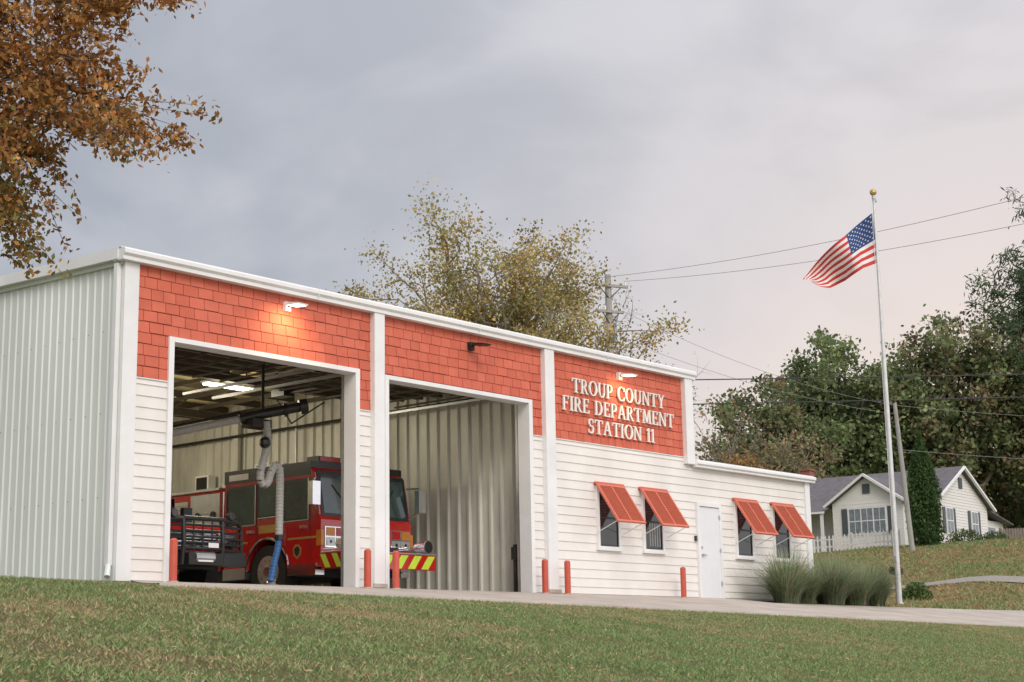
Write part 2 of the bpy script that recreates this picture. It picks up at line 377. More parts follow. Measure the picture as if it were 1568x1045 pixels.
def wlamp(x,z,lit,en=50):
    mb=MB()
    mb.box(x-.06,x+.06,-.10,-.02,z-.08,z+.08,M_dark if not lit else M_trim)  # housing goes white when lit, the lamp's glow put into its colour
    mb.cyl((x,-.08,z),(x,-.2,z+.02),.02,.02,M_dark,8)
    mb.prof([(-.18,z+.045),(-.18,z-.005),(-.46,z-.03),(-.47,z+.0)],x-.12,x+.12,M_dark if not lit else M_trim)
    if lit: mb.add([(x-.1,-.19,z-.012),(x+.1,-.19,z-.012),(x+.1,-.44,z-.034),(x-.1,-.44,z-.034)],[(0,1,2,3)],M_lit)
    mb.obj('wall_lamp',FS)
    if lit:
        L=bpy.data.lights.new('wall_lamp_light','SPOT'); L.energy=en; L.color=(1,.68,.34); L.spot_size=2.5; L.spot_blend=1; L.shadow_soft_size=.08
        o=bpy.data.objects.new('wall_lamp_light',L); o.location=(x-.02,-.52,z-.10); o.rotation_euler=(Vector((0,.66,-.70))).to_track_quat('-Z','Y').to_euler(); link(o,FS)
wlamp(3.28,4.74,True,58); wlamp(7.98,4.70,False); wlamp(12.75,4.70,True,24)
for x,y in LP:
    L=bpy.data.lights.new('ceiling_lamp_light','POINT'); L.energy=70 if x>5 else 95; L.color=(1,.88,.66); L.shadow_soft_size=.35
    o=bpy.data.objects.new('ceiling_lamp_light',L); o.location=(x,y,4.1); link(o,FS)
# lettering
PC=[0]
def ring(cx,cy,ro_x,ro_y,ri_x,ri_y,a0,a1,n=18):
    out=[]
    for i in range(n):
        t0=math.radians(a0+(a1-a0)*i/n);t1=math.radians(a0+(a1-a0)*(i+1)/n)
        out.append([(cx+ro_x*math.cos(t0),cy+ro_y*math.sin(t0)),(cx+ro_x*math.cos(t1),cy+ro_y*math.sin(t1)),(cx+ri_x*math.cos(t1),cy+ri_y*math.sin(t1)),(cx+ri_x*math.cos(t0),cy+ri_y*math.sin(t0))])
    return out
def R_(x0,x1,y0,y1): return [(x0,y0),(x1,y0),(x1,y1),(x0,y1)]
def stem(x,w=.15,y0=0,y1=1): return [R_(x-w/2,x+w/2,y0,y1)]
def ser(x,y,w=.36,h=.055): return [R_(x-w/2,x+w/2,y if y<.5 else y-h,y+h if y<.5 else y)]
def dg(xa,ya,xb,yb,w): return [[(xa-w/2,ya),(xa+w/2,ya),(xb+w/2,yb),(xb-w/2,yb)]]
LET={
'T':(.86,stem(.43)+ser(.43,0,.38)+[R_(0,.86,.935,1),R_(0,.06,.76,.94),R_(.80,.86,.76,.94)]),
'R':(.86,stem(.17)+ser(.17,0)+ser(.17,1,.3)+[R_(.17,.38,.94,1),R_(.17,.38,.46,.52)]+ring(.38,.73,.30,.27,.15,.21,90,-90)+dg(.40,.48,.72,0,.17)+ser(.76,0,.2)),
'P':(.74,stem(.17)+ser(.17,0)+ser(.17,1,.3)+[R_(.17,.38,.94,1),R_(.17,.38,.43,.49)]+ring(.38,.715,.32,.285,.16,.225,90,-90)),
'O':(.98,ring(.49,.5,.48,.53,.31,.47,0,360,32)),
'C':(.88,ring(.49,.5,.48,.53,.32,.47,48,312,26)+[R_(.78,.84,.68,.97),R_(.79,.84,.05,.28)]),
'U':(.92,stem(.17,.15,.33,1)+ser(.17,1)+stem(.76,.075,.33,1)+ser(.76,1,.28)+ring(.46,.35,.335,.38,.215,.31,180,360)),
'N':(.96,stem(.15,.075)+ser(.15,0,.28)+stem(.80,.075)+ser(.80,1,.28)+dg(.15,1,.76,0,.17)+ser(.08,1,.2)),
'Y':(.88,dg(.15,1,.44,.46,.16)+dg(.76,1,.46,.46,.08)+stem(.44,.15,0,.48)+ser(.44,0)+ser(.15,1,.3)+ser(.76,1,.24)),
'F':(.70,stem(.17)+ser(.17,0)+ser(.1,1,.16)+[R_(.17,.66,.94,1),R_(.60,.66,.77,.94),R_(.17,.5,.49,.55),R_(.46,.51,.42,.62)]),
'E':(.74,stem(.17)+[R_(.02,.17,.0,.055),R_(.02,.17,.945,1),R_(.17,.68,.94,1),R_(.62,.68,.77,.94),R_(.17,.5,.49,.55),R_(.46,.51,.42,.62),R_(.17,.70,0,.06),R_(.65,.71,.06,.25)]),
'I':(.36,stem(.18)+ser(.18,0)+ser(.18,1)),
'D':(.92,stem(.17)+[R_(.02,.17,.0,.055),R_(.02,.17,.945,1),R_(.17,.40,.94,1),R_(.17,.40,0,.06)]+ring(.40,.5,.47,.5,.30,.44,90,-90,20)),
'A':(.92,dg(.12,0,.44,1,.075)+dg(.76,0,.46,1,.17)+[R_(.24,.64,.32,.385)]+ser(.12,0,.26)+ser(.77,0,.32)),
'M':(1.12,dg(.17,0,.22,1,.075)+dg(.26,1,.56,.05,.15)+dg(.86,1,.56,.05,.075)+dg(.94,0,.88,1,.16)+ser(.17,0,.26)+ser(.94,0,.34)+ser(.18,1,.2)+ser(.94,1,.22)),
'S':(.66,ring(.33,.735,.27,.29,.14,.22,40,270,18)+ring(.33,.265,.29,.29,.15,.22,90,-140,18)+[R_(.52,.57,.72,.96),R_(.06,.11,.04,.28)]),
'1':(.42,stem(.22)+ser(.22,0,.36)+dg(.06,.80,.20,1,.08)),
' ':(.42,[])}
def textline(mb,s,xc,w,z,cap):
    adv=[LET[c][0] for c in s]; sp=.10; tot=sum(adv)+sp*(len(s)-1); sx=w/tot; x=xc-w/2
    for ch,a in zip(s,adv):
        for pl in LET[ch][1]:
            PC[0]=(PC[0]+1)%9; yf=-.07-.0006*PC[0]; P=[(x+px*sx,z+py*cap) for px,py in pl]; n=len(P)
            mb.add([(px,yf,pz) for px,pz in P]+[(px,yf+.035,pz) for px,pz in P],[tuple(range(n))]+[(i,i+n,(i+1)%n+n,(i+1)%n) for i in range(n)],M_letters)
        x+=(a+sp)*sx
mb=MB()
textline(mb,'TROUP COUNTY',12.76,3.30,4.17,.30); textline(mb,'FIRE DEPARTMENT',12.76,3.98,3.77,.30); textline(mb,'STATION 11',12.80,2.38,3.365,.30)
mb.obj('lettering',FS)
# ------------------------------------------------------------ bollards
for x in(.79,4.91,5.60,9.72,10.42,14.45):
    b=empty('bollard',(x,-.36,tz(x,-.36)+.03)); mb=MB()
    mb.cyl((0,0,0),(0,0,.64),.062,.062,M_bol,16); mb.cyl((0,0,.64),(0,0,.67),.062,.035,M_bol,16); mb.cyl((0,0,0),(0,0,.02),.085,.085,M_conc,16)
    mb.obj('post',b)
# ------------------------------------------------------------ vehicles
def arch(cy,cz,r,n=10): return [(cy+r*math.cos(math.pi*i/n),cz+r*math.sin(math.pi*i/n)) for i in range(n+1)]
def wheel(mb,x,y,r,w,sgn):
    mb.cyl((x,y,r),(x+sgn*w,y,r),r,r,M_tire,28)
    f=x
    mb.cyl((f-sgn*.012,y,r),(f+.0,y,r),r*.6,r*.6,M_alu,20); mb.cyl((f-sgn*.05,y,r),(f-sgn*.012,y,r),r*.18,r*.24,M_chrome,12)
    for i in range(10):
        a=i*.628; mb.cyl((f-sgn*.03,y+math.cos(a)*r*.42,r+math.sin(a)*r*.42),(f-sgn*.012,y+math.cos(a)*r*.42,r+math.sin(a)*r*.42),.02,.02,M_chrome,6)
FE=empty('fire_engine',(7.70,2.5,.016))
mb=MB()
prof=[(0,.55),(0,1.45),(.05,1.55),(.2,2.40),(.34,2.52),(2.9,2.60),(2.9,.55)]+arch(1.55,.55,.60)
mb.prof(prof,-1.25,1.25,M_fire)
mb.obj('cab',FE,bevel=.03)
mb=MB()
mb.box(-1.2,1.2,3.05,8.1,.6,2.25,M_fire); mb.box(-1.24,1.24,3.1,8.0,2.25,2.32,M_alu)
mb.box(-1.1,1.1,.7,8.0,.38,.62,M_black)
mb.obj('body',FE,bevel=.02)
mb=MB()
for s in(-1,1):
    X=s*1.25; o=s*.012
    for y0,y1,z0,z1 in((.38,1.05,1.5,2.22),(1.22,1.80,1.62,2.22),(1.95,2.75,1.5,2.22)):
        mb.box(X,X+o,y0-.05,y1+.05,z0-.05,z1+.06,M_black); mb.box(X+o,X+o*1.5,y0,y1,z0,z1,M_glassW)
        mb.box(X+o,X+o*1.7,y0-.045,y0-.02,z0-.04,z1+.05,M_chrome); mb.box(X+o,X+o*1.7,y0-.02,y1+.045,z0-.045,z0-.025,M_chrome)
    for y in(.30,1.13,1.88,2.82): mb.box(X,X+s*.003,y-.006,y+.006,.75,2.36,M_black)
    mb.box(X,X+s*.006,.05,.95,1.10,1.14,M_gold); mb.box(X,X+s*.006,2.15,2.9,1.10,1.14,M_gold)
    for y in(.42,2.0): mb.box(X+s*.01,X+s*.04,y,y+.16,1.30,1.36,M_chrome)
    mb.cyl((X+s*.05,1.10,1.0),(X+s*.05,1.10,2.1),.018,.018,M_chrome,8); mb.cyl((X+s*.05,2.87,1.0),(X+s*.05,2.87,2.2),.018,.018,M_chrome,8)
    mb.box(X-s*.2,X+s*.03,.12,.92,.40,.62,M_chrome); mb.box(X-s*.2,X+s*.03,2.2,2.88,.40,.62,M_alu)
    A=arch(1.55,.55,.62,14)
    mb.tube([(X+s*.01,a,b) for a,b in A],.028,M_chrome,6)
    mb.prof([(.62,1.0),(.55,.93),(.57,.80),(.67,.72),(.77,.80),(.79,.93),(.72,1.0)],X,X+s*.008,M_gold)
    mb.prof([(.64,.96),(.59,.91),(.61,.82),(.67,.77),(.73,.82),(.75,.91),(.70,.96)],X+s*.008,X+s*.012,M_black)
    q=1 if s<0 else .35
    mb.cyl((X-s*.03,.12,2.2),(X+s*.28*q,-.12,2.2),.02,.02,M_chrome,8); mb.cyl((X-s*.03,.12,1.55),(X+s*.28*q,-.12,1.7),.02,.02,M_chrome,8)
    mb.box(X+s*(.30*q-.10),X+s*(.30*q+.10),-.2,-.08,1.70,2.15,M_chrome); mb.box(X+s*(.30*q-.09),X+s*(.30*q+.09),-.08,-.076,1.72,2.13,M_glassD)
    for y0,y1 in((4.15,5.45),(6.95,7.95)):
        z=.75
        while z<2.1: mb.box(s*1.2,s*1.212,y0,y1,z,z+.075,M_alu); z+=.085
    mb.box(s*1.2,s*1.215,3.1,4.05,.7,2.2,M_alu)
    for i in range(3):
        for j in range(3): mb.cyl((s*1.215,3.3+i*.25,1.2+j*.28),(s*1.24,3.3+i*.25,1.2+j*.28),.08,.08,M_chrome if (i+j)%2 else M_black,12)
    mb.box(s*1.2,s*1.214,5.5,6.9,1.65,2.15,M_alu)
    wheel(mb,s*1.22,1.55,.52,.32,-s); wheel(mb,s*1.18,6.2,.52,.5,-s)
    mb.box(X,X+s*.004,1.22,1.82,1.28,1.44,M_gold)
mb.box(-1.254,1.254,.30,2.905,2.34,2.606,M_black)
mb.box(-1.262,-1.254,2.15,2.75,2.40,2.52,M_trim)
mb.box(-.95,.95,.40,.75,2.62,2.74,M_black); mb.box(-.93,-.4,.385,.765,2.64,2.73,M_redlens); mb.box(.4,.93,.385,.765,2.64,2.73,M_redlens); mb.box(-.39,.39,.385,.765,2.64,2.73,M_lens)
mb.box(-.9,.9,1.5,2.4,2.61,2.70,M_alu)
def rk(z): return .05+(z-1.55)*(.15/.85)
for s in(-1,1):
    for (x0,x1,z0,z1,off,mt) in((.0,1.2,1.52,2.42,.012,M_black),(.045,1.13,1.58,2.34,.02,M_glassW)):
        a,b=(x0*s,x1*s); ya=rk(z0)-off; yb=rk(z1)-off
        P=[(a,ya,z0),(b,ya,z0),(b,yb,z1),(a,yb,z1)]
        if s<0: P=P[::-1]
        mb.poly(P,mt)
    mb.cyl((s*.35,rk(1.6)-.05,1.58),(s*.85,rk(2.2)-.04,2.15),.012,.008,M_black,6)
    mb.box(s*.62,s*1.17,-.03,0,.92,1.32,M_chrome)
    for k in range(2):
        for j in range(2): mb.box(s*(.66+k*.26),s*(.87+k*.26),-.045,-.03,.95+j*.19,1.11+j*.19,[M_lens,M_amber if k else M_redlens][j])
        mb.cyl((s*(.765+k*.26),-.045,1.03),(s*(.765+k*.26),-.052,1.03),.035,.03,M_glassD,12)
    mb.box(s*1.18,s*1.26,-.02,.12,.95,1.25,M_amber)
mb.box(-.5,.5,-.035,0,.82,1.38,M_chrome); mb.box(-.45,.45,-.04,-.03,.87,1.33,M_black)
for k in range(6): mb.box(-.45,.45,-.055,-.04,.89+k*.075,.92+k*.075,M_chrome)
mb.box(-.12,.12,-.065,-.055,1.0,1.2,M_gold)
mb.obj('fittings',FE)
mb=MB()
mb.box(-1.25,1.25,-.66,-.01,.50,.80,M_fire); mb.box(-1.26,1.26,-.67,0,.80,.83,M_alu)
for k in range(0,14,2):
    x0=-1.25+k*.19; P=[(x0-.2,.52),(x0,.52),(x0+.2,.78),(x0+.0,.78)]
    P=[(min(max(a,-1.25),1.25),b) for a,b in P]
    mb.poly([(a,-.664,b) for a,b in P],M_lime)
for s in(-1,1):
    for k in range(2): mb.poly([(s*1.254,-.6+k*.32,.52),(s*1.254,-.45+k*.32,.52),(s*1.254,-.3+k*.32,.78),(s*1.254,-.45+k*.32,.78)],M_lime)
    mb.cyl((s*1.07,-.64,.97),(s*1.07,-.30,.97),.14,.09,M_chrome,18); mb.cyl((s*1.07,-.65,.97),(s*1.07,-.64,.97),.11,.12,M_black,16); mb.cyl((s*1.07,-.42,.82),(s*1.07,-.42,.92),.04,.04,M_chrome,8)
    mb.cyl((s*.55,-.64,.92),(s*.55,-.2,.92),.05,.03,M_chrome,12)
mb.box(-.3,.3,-.55,-.15,.83,.93,M_black)
mb.obj('bumper',FE,bevel=.008)
PT=empty('pickup_truck',(2.95,2.0,.016))
mb=MB()
pp=[(0,.5),(-.02,.75),(0,1.02),(.12,1.14),(1.35,1.24),(1.95,1.84),(2.15,1.92),(3.5,1.92),(3.65,1.3),(3.65,.5)]+arch(.85,.5,.46)
mb.prof(pp,-.98,.98,M_fire); mb.box(-.98,.98,3.7,6.1,.75,1.75,M_fire); mb.box(-.8,.8,.3,6,.38,.7,M_black)
mb.obj('body',PT,bevel=.05)
mb=MB()
for s in(-1,1):
    wheel(mb,s*.99,.85,.40,.26,-s); wheel(mb,s*.99,4.7,.40,.26,-s)
    mb.box(s*.56,s*.95,-.05,-.005,.76,1.02,M_chrome); mb.box(s*.60,s*.92,-.06,-.05,.80,.98,M_lens)
    mb.box(s*.98,s*.99,1.75,2.45,1.30,1.78,M_glassD); mb.box(s*.98,s*.99,2.6,3.4,1.30,1.78,M_glassD)
    mb.box(s*1.0,s*1.2,1.5,1.6,1.3,1.6,M_black)
    mb.cyl((s*.78,-.14,.82),(s*.78,-.22,.82),.09,.1,M_black,14); mb.cyl((s*.78,-.22,.82),(s*.78,-.225,.82),.085,.085,M_glassD,14)
mb.box(-.52,.52,-.05,-.005,.72,1.02,M_black)
for k in range(4): mb.box(-.5,.5,-.065,-.05,.75+k*.07,.775+k*.07,M_chrome)
mb.prof([(1.40,1.305),(1.92,1.825),(1.90,1.84),(1.38,1.32)],-.86,.86,M_glassW)
mb.box(-.7,.7,2.3,2.55,1.93,2.05,M_redlens); mb.box(-.3,.3,2.29,2.56,1.935,2.04,M_lens)
mb.box(-1.0,1.0,-.28,-.06,.42,.66,M_black); mb.box(-.35,.35,-.42,-.28,.42,.62,M_dark)
mb.cyl((-.2,-.36,.55),(.2,-.36,.55),.09,.09,M_alu,12); mb.box(-.16,.16,-.432,-.42,.47,.60,M_trim)
for s in(-1,1):
    mb.tube([(s*.42,-.32,.42),(s*.42,-.36,.8),(s*.42,-.33,1.22)],.04,M_black,8)
    mb.tube([(s*.42,-.33,1.20),(s*.80,-.28,1.18),(s*.97,-.16,1.08),(s*1.0,-.14,.72),(s*.92,-.22,.60)],.038,M_black,8)
    for z in(.68,.78,.88,.98,1.08): mb.tube([(s*.42,-.34,z),(s*.85,-.27,z),(s*.99,-.15,z)],.022,M_black,6)
    mb.cyl((s*.62,-.36,1.28),(s*.62,-.26,1.28),.07,.07,M_black,12); mb.cyl((s*.62,-.365,1.28),(s*.62,-.36,1.28),.06,.06,M_glassD,12)
for z in(.70,.80,.90,1.0,1.10,1.21): mb.cyl((-.42,-.345,z),(.42,-.345,z),.024 if z<1.2 else .04,.024 if z<1.2 else .04,M_black,8)
for x in(-.2,0,.2): mb.cyl((x,-.34,.66),(x,-.34,1.2),.018,.018,M_black,6)
mb.box(.1,.32,-.375,-.365,.72,.80,M_trim)
mb.obj('fittings',PT)
EH=empty('exhaust_hose_boom')
mb=MB()
mb.tube([(2.9,3.1,2.78),(3.6,2.7,2.98),(4.3,2.3,3.17)],.07,M_hose,12)
mb.tube([(2.9,3.15,2.90),(4.3,2.35,3.29)],.025,M_dark,8)
mb.tube([(4.25,2.3,3.16),(4.5,2.15,3.24),(5.2,1.75,3.42)],.09,M_black,14)
mb.cyl((5.2,1.75,3.42),(5.32,1.68,3.45),.14,.14,M_black,14); mb.cyl((4.95,1.9,3.35),(5.0,1.87,3.36),.12,.12,M_dark,14)
mb.cyl((4.7,2.2,3.2),(4.7,2.2,4.6),.03,.03,M_dark,8)
mb.box(4.3,4.75,2.0,2.3,3.0,3.16,M_dark)
def bellows(pts,r,mt):
    P=[Vector(p) for p in pts]; out=[];rr=[]
    for i in range(len(P)-1):
        n=max(2,int((P[i+1]-P[i]).length/.03))
        for k in range(n): out.append(P[i].lerp(P[i+1],k/n)); rr.append(r*(1 if len(out)%2 else .9))
    out.append(P[-1]); rr.append(r); mb.tube([tuple(p) for p in out],rr,mt,12)
bellows([(4.62,2.0,3.12),(4.66,2.0,2.8),(4.60,2.0,2.5),(4.50,2.0,2.2),(4.50,2.0,2.03),(4.58,2.0,1.94),(4.68,2.0,2.0),(4.75,2.0,2.2),(4.85,2.0,2.34),(4.95,2.0,2.3),(4.97,2.0,2.1),(4.96,2.0,1.0)],.075,M_hose)
bellows([(4.96,2.0,1.0),(4.93,2.0,.8),(4.84,2.0,.5),(4.78,2.0,.22)],.062,M_blue)
mb.tube([(4.78,2.0,.22),(4.82,2.02,.12),(5.05,2.1,.08)],.08,M_alu,12)
mb.cyl((4.96,2.0,.97),(4.96,2.0,1.06),.09,.09,M_black,12)
mb.ball((4.55,1.95,2.72),.11,M_black,10)
mb.obj('boom_and_hose',EH)
# ------------------------------------------------------------ flagpole + flag
FP=empty('flagpole',(25.2,0,tz(25.2,0)))
mb=MB(); M_pole=mat('flagpole_aluminium',(.62,.62,.62),.35,metal=.3)
mb.cyl((0,0,0),(0,0,5.5),.068,.060,M_pole,16); mb.cyl((0,0,5.5),(0,0,11.35),.060,.034,M_pole,16); mb.cyl((0,0,0),(0,0,.05),.11,.09,M_pole,16)
mb.cyl((0,0,11.35),(0,0,11.45),.05,.05,M_alu,12); mb.ball((0,0,11.55),.10,M_gold,14); mb.box(-.03,.13,-.03,.03,11.28,11.36,M_alu)
mb.cyl((-.06,.05,1.2),(-.055,.05,11.3),.007,.007,M_trim,5); mb.box(-.1,-.05,-.02,.06,1.15,1.3,M_alu)
mb.obj('pole',FP)
FL=empty('american_flag',(25.2,0,tz(25.2,0)))
Ld=Vector((-.648,.7615,0)); Fd=Vector((.7615,.648,0))
k=.0187
top=[(0,0,0),(.25,26,-20),(.5,54,-43),(.75,82,-70),(1,110,-97)]
bot=[(0,-3,-78),(.25,20,-86),(.5,44,-103),(.75,68,-111),(1,98,-108)]
def ip(t,s):
    for a,b in zip(t,t[1:]):
        if s<=b[0]+1e-9:
            q=(s-a[0])/(b[0]-a[0]); return a[1]+(b[1]-a[1])*q,a[2]+(b[2]-a[2])*q
def fpt(s,v):
    a=ip(top,s);b=ip(bot,s)
    l=(a[0]+(b[0]-a[0])*v)*k; z=(a[1]+(b[1]-a[1])*v)*k
    z+=.06*math.sin(s*11+v*2)*s; dep=.26*math.sin(s*9+v*2.2)*min(1,s*2.5)+.09*math.sin(s*19-v*3)*s+.25*s*v
    p=Ld*(l+.06)+Fd*dep; return Vector((p.x,p.y,10.95+z))
M_fr=mat('flag_red',(.52,.04,.04),.8,var=.08); M_fw=mat('flag_white',(.74,.71,.69),.8,var=.04); M_fb=mat('flag_blue',(.02,.055,.18),.8,var=.08)
mb=MB(); NC=40
for r_ in range(26):
    for c_ in range(NC):
        s0,s1=c_/NC,(c_+1)/NC; v0,v1=r_/26,(r_+1)/26; st=r_//2
        if c_>=NC-2 and (r_*7+c_*3)%5<2: continue
        mt=M_fb if (st<7 and c_<16) else (M_fr if st%2==0 else M_fw)
        mb.poly([fpt(s0,v1),fpt(s1,v1),fpt(s1,v0),fpt(s0,v0)],mt)
for row in range(9):
    for col in range(6 if row%2==0 else 5):
        sc_=.4*((col*2+(1 if row%2==0 else 2))/12); vc=7/13*((row+1)/10)
        for sd in(-1,1):
            P=[]
            for q in range(10):
                rr=(.014 if q%2==0 else .006); a=math.pi*q/5
                P.append(fpt(max(0,sc_+rr*math.sin(a)),max(0,vc-rr*1.5*math.cos(a)))+Fd*.007*sd)
            mb.poly(P,M_fw)
mb.obj('flag_cloth',FL)
# ------------------------------------------------------------ vegetation helpers
def leaves(C,size,asp,cols,rng,droop=0):
    n=len(C); a=rng.normal(size=(n,3)); a[:,2]-=droop; a/=np.linalg.norm(a,axis=1,keepdims=True)
    b=rng.normal(size=(n,3)); b=np.cross(a,b); b/=np.linalg.norm(b,axis=1,keepdims=True)
    s=(size*(.6+.8*rng.random(n)))[:,None]
    A=a*s; B=b*s*asp
    V=np.stack([C-A*.5,C+B*.5-A*.05,C+A*.5,C-B*.5-A*.05],1).reshape(-1,3)
    return V
class Tree:
    def __init__(s,name,seed): s.rng=np.random.default_rng(seed); s.mb=MB(); s.e=empty(name)
    def limb(s,pts,r0,r1,mt,n=6):
        k=len(pts)-1; s.mb.tube([tuple(p) for p in pts],[r0+(r1-r0)*i/k for i in range(k+1)],mt,n)
def curve(a,b,rng,bow=.12,n=5,up=.1):
    a=np.array(a,float);b=np.array(b,float);L=np.linalg.norm(b-a); m=(a+b)/2+rng.normal(size=3)*L*bow; m[2]+=L*up
    return [ (1-t)**2*a+2*t*(1-t)*m+t*t*b for t in np.linspace(0,1,n+1)]
def make_tree(name,base,H,cr,z0,nleaf,lsize,cols,seed,limbs=12,subs=6,twigs=4,trunk=.25,asp=.7,sig=.35,bark=None,top_narrow=.0,skip=.08):
    T=Tree(name,seed); rng=T.rng; bark=bark or M_bark
    base=np.array([base[0],base[1],tz(base[0],base[1])-.1])
    zc0=base[2]+z0
    fork=base+np.array([rng.normal()*.2,rng.normal()*.2,z0+ (H-z0)*.08])
    T.limb(curve(base,fork,rng,.02,5,0),trunk,trunk*.75,bark,10)
    leader=fork+np.array([rng.normal()*.3,rng.normal()*.3,(H-z0)*.62])
    LC=curve(fork,leader,rng,.06,8,0); T.limb(LC,trunk*.72,trunk*.15,bark,8)
    tw=[];
    for i in range(limbs):
        ph=i*2.4+rng.random()*.8; q=(i+.5)/limbs
        el=math.asin(min(.98,max(-.35,-.3+1.28*q)))
        R=cr*(.75+.30*rng.random()); cz=zc0+(H-z0)*.48; rz=(H-z0)*.50
        tgt=np.array([base[0]+R*math.cos(ph)*math.cos(el),base[1]+R*math.sin(ph)*math.cos(el),cz+rz*math.sin(el)*(.82+.15*rng.random())])
        tgt[:2]=base[:2]+(tgt[:2]-base[:2])*(1-top_narrow*max(0,q-.3))
        st=LC[int(min(7,max(0,q*8-2)))]
        pc=curve(st,tgt,rng,.08,7,.06 if el<.6 else 0); T.limb(pc,trunk*.36,trunk*.06,bark,6)
        for j in range(subs):
            t=2+int(rng.integers(0,6)); s0=pc[min(7,t)]
            out=(s0-np.array([base[0],base[1],cz-rz*.4])); out/=np.linalg.norm(out)+1e-6
            d=out*.55+rng.normal(size=3)*.6; d/=np.linalg.norm(d)
            L=cr*rng.uniform(.2,.4); e=s0+d*L
            pc2=curve(s0,e,rng,.12,4,.08); T.limb(pc2,trunk*.12,trunk*.03,bark,4)
            hue=rng.normal()*.18; 
            for m in range(twigs):
                s1=pc2[int(rng.integers(1,5))]; d2=d*.5+rng.normal(size=3)*.7; d2/=np.linalg.norm(d2); e2=s1+d2*L*rng.uniform(.35,.7)
                T.mb.cyl(tuple(s1),tuple(e2),trunk*.035,trunk*.012,bark,3,False); tw.append((s1,e2,hue+rng.normal()*.12))
    n=len(tw); per=max(1,nleaf//n); C=[];K=[]
    cols=np.array(cols)
    for s1,e2,hue in tw:
        if rng.random()<skip: continue
        k_=int(per*rng.uniform(.5,1.5)); t=rng.random((k_,1))*.8+.3
        p=s1+(e2-s1)*t+rng.normal(size=(k_,3))*sig*np.array([1,1,.75]); C.append(p)
        ci=int(rng.integers(0,len(cols))); mixc=np.where(rng.random((k_,1))<.6,cols[ci],cols[rng.integers(0,len(cols),k_)])
        K.append(mixc*(1+hue)*(.7+.6*rng.random((k_,1))))
    C=np.concatenate(C);K=np.clip(np.concatenate(K),0.01,1)
    T.mb.obj('trunk_and_branches',T.e)
    npmesh('foliage',leaves(C,lsize,asp,None,rng,.2),4,K,M_leaf,T.e)
    return T
G1=[(.17,.22,.095),(.22,.26,.115),(.13,.18,.08)]; BR=[(.30,.21,.12),(.24,.21,.12),(.20,.21,.11)]  # far foliage palettes paled and greyed, distance haze mixed into leaf colour
YG=[(.40,.31,.11),(.31,.29,.10),(.46,.31,.11),(.27,.25,.09)]
make_tree('oak_tree',(23.9,13.1),12.6,4.3,4.0,74000,.105,YG,14,limbs=36,subs=9,twigs=5,trunk=.24,bark=M_barkl,sig=.27,top_narrow=.12,skip=.12)
make_tree('bare_tree',(34.3,16.9),12.3,3.8,4.0,7000,.105,BR+[(.34,.26,.16)],12,limbs=24,subs=10,twigs=6,trunk=.17,bark=M_barkl,sig=.26,skip=.25)
make_tree('oak_tree',(20.9,16.9),10.9,2.1,4,12000,.11,YG,13,limbs=14,trunk=.16,sig=.24)
make_tree('oak_tree',(88.6,36.7),17.4,4.9,3,26000,.34,G1,21,limbs=22,subs=7,twigs=4,trunk=.4,sig=.5)
make_tree('oak_tree',(82,38.5),13.8,4.0,2,15000,.33,G1+BR[:1],22,limbs=16,trunk=.3,sig=.5)
make_tree('oak_tree',(92.5,32.5),16.4,4.5,3,22000,.34,G1,23,limbs=20,subs=7,trunk=.35,sig=.5)
make_tree('oak_tree',(94.4,29.0),18.9,5.1,3,25000,.34,BR+G1,24,limbs=24,subs=7,trunk=.4,sig=.5)
make_tree('oak_tree',(99,23.5),18.4,5.0,3,22000,.34,BR[1:]+G1[:2],29,limbs=22,subs=7,trunk=.4,sig=.5)
make_tree('bare_tree',(71,34.5),9.8,3.4,2,3000,.2,BR,25,limbs=14,subs=8,twigs=6,trunk=.2,bark=M_barkl,sig=.4,skip=.3)
make_tree('bare_tree',(75,32),9.2,3.0,2,4200,.22,BR,26,limbs=12,subs=7,twigs=5,trunk=.2,bark=M_barkl,sig=.4,skip=.2)
make_tree('maple_tree',(58.8,25.5),5.4,1.7,1.2,3600,.2,[(.38,.20,.08),(.28,.20,.08)],27,limbs=10,trunk=.12,sig=.3)
PN=[(.085,.135,.065),(.11,.16,.07),(.07,.11,.055)]
make_tree('pine_tree',(98.5,24.0),24.0,5.4,8,30000,.44,PN,31,limbs=26,subs=7,twigs=4,trunk=.4,asp=.24,sig=.45,top_narrow=.3)
make_tree('pine_tree',(49.6,-.5),18.8,4.6,13.0,16000,.26,PN,32,limbs=18,subs=7,twigs=4,trunk=.35,asp=.2,sig=.20)
rng=np.random.default_rng(5); C=[];K=[]
for i in range(150):
    d=rng.uniform(118,150); A=rng.uniform(.05,.40); l=d*A
    x=-14.2+.7615*d+.648*l; y=-20+.648*d-.7615*l; h=rng.uniform(6,11.5); rr=rng.uniform(2.5,4.5)
    if A<.2: h*=.75
    col=np.array((G1+BR)[int(rng.integers(0,6))])*rng.uniform(.75,1.1)
    u=rng.normal(size=(520,3)); u/=np.linalg.norm(u,axis=1,keepdims=True); u*=(.5+.55*rng.random((520,1)))
    u*=(1+.18*np.sin(u[:,:1]*9+i)+.15*np.cos(u[:,1:2]*8+2*i))
    C.append(np.array([x,y,tz(x,y)+h*.52])+u*np.array([rr,rr,h*.52])); K.append(col*(.6+.7*rng.random((520,1))))
npmesh('background_trees',leaves(np.concatenate(C),.6,.75,None,rng),4,np.concatenate(K),M_leaf)
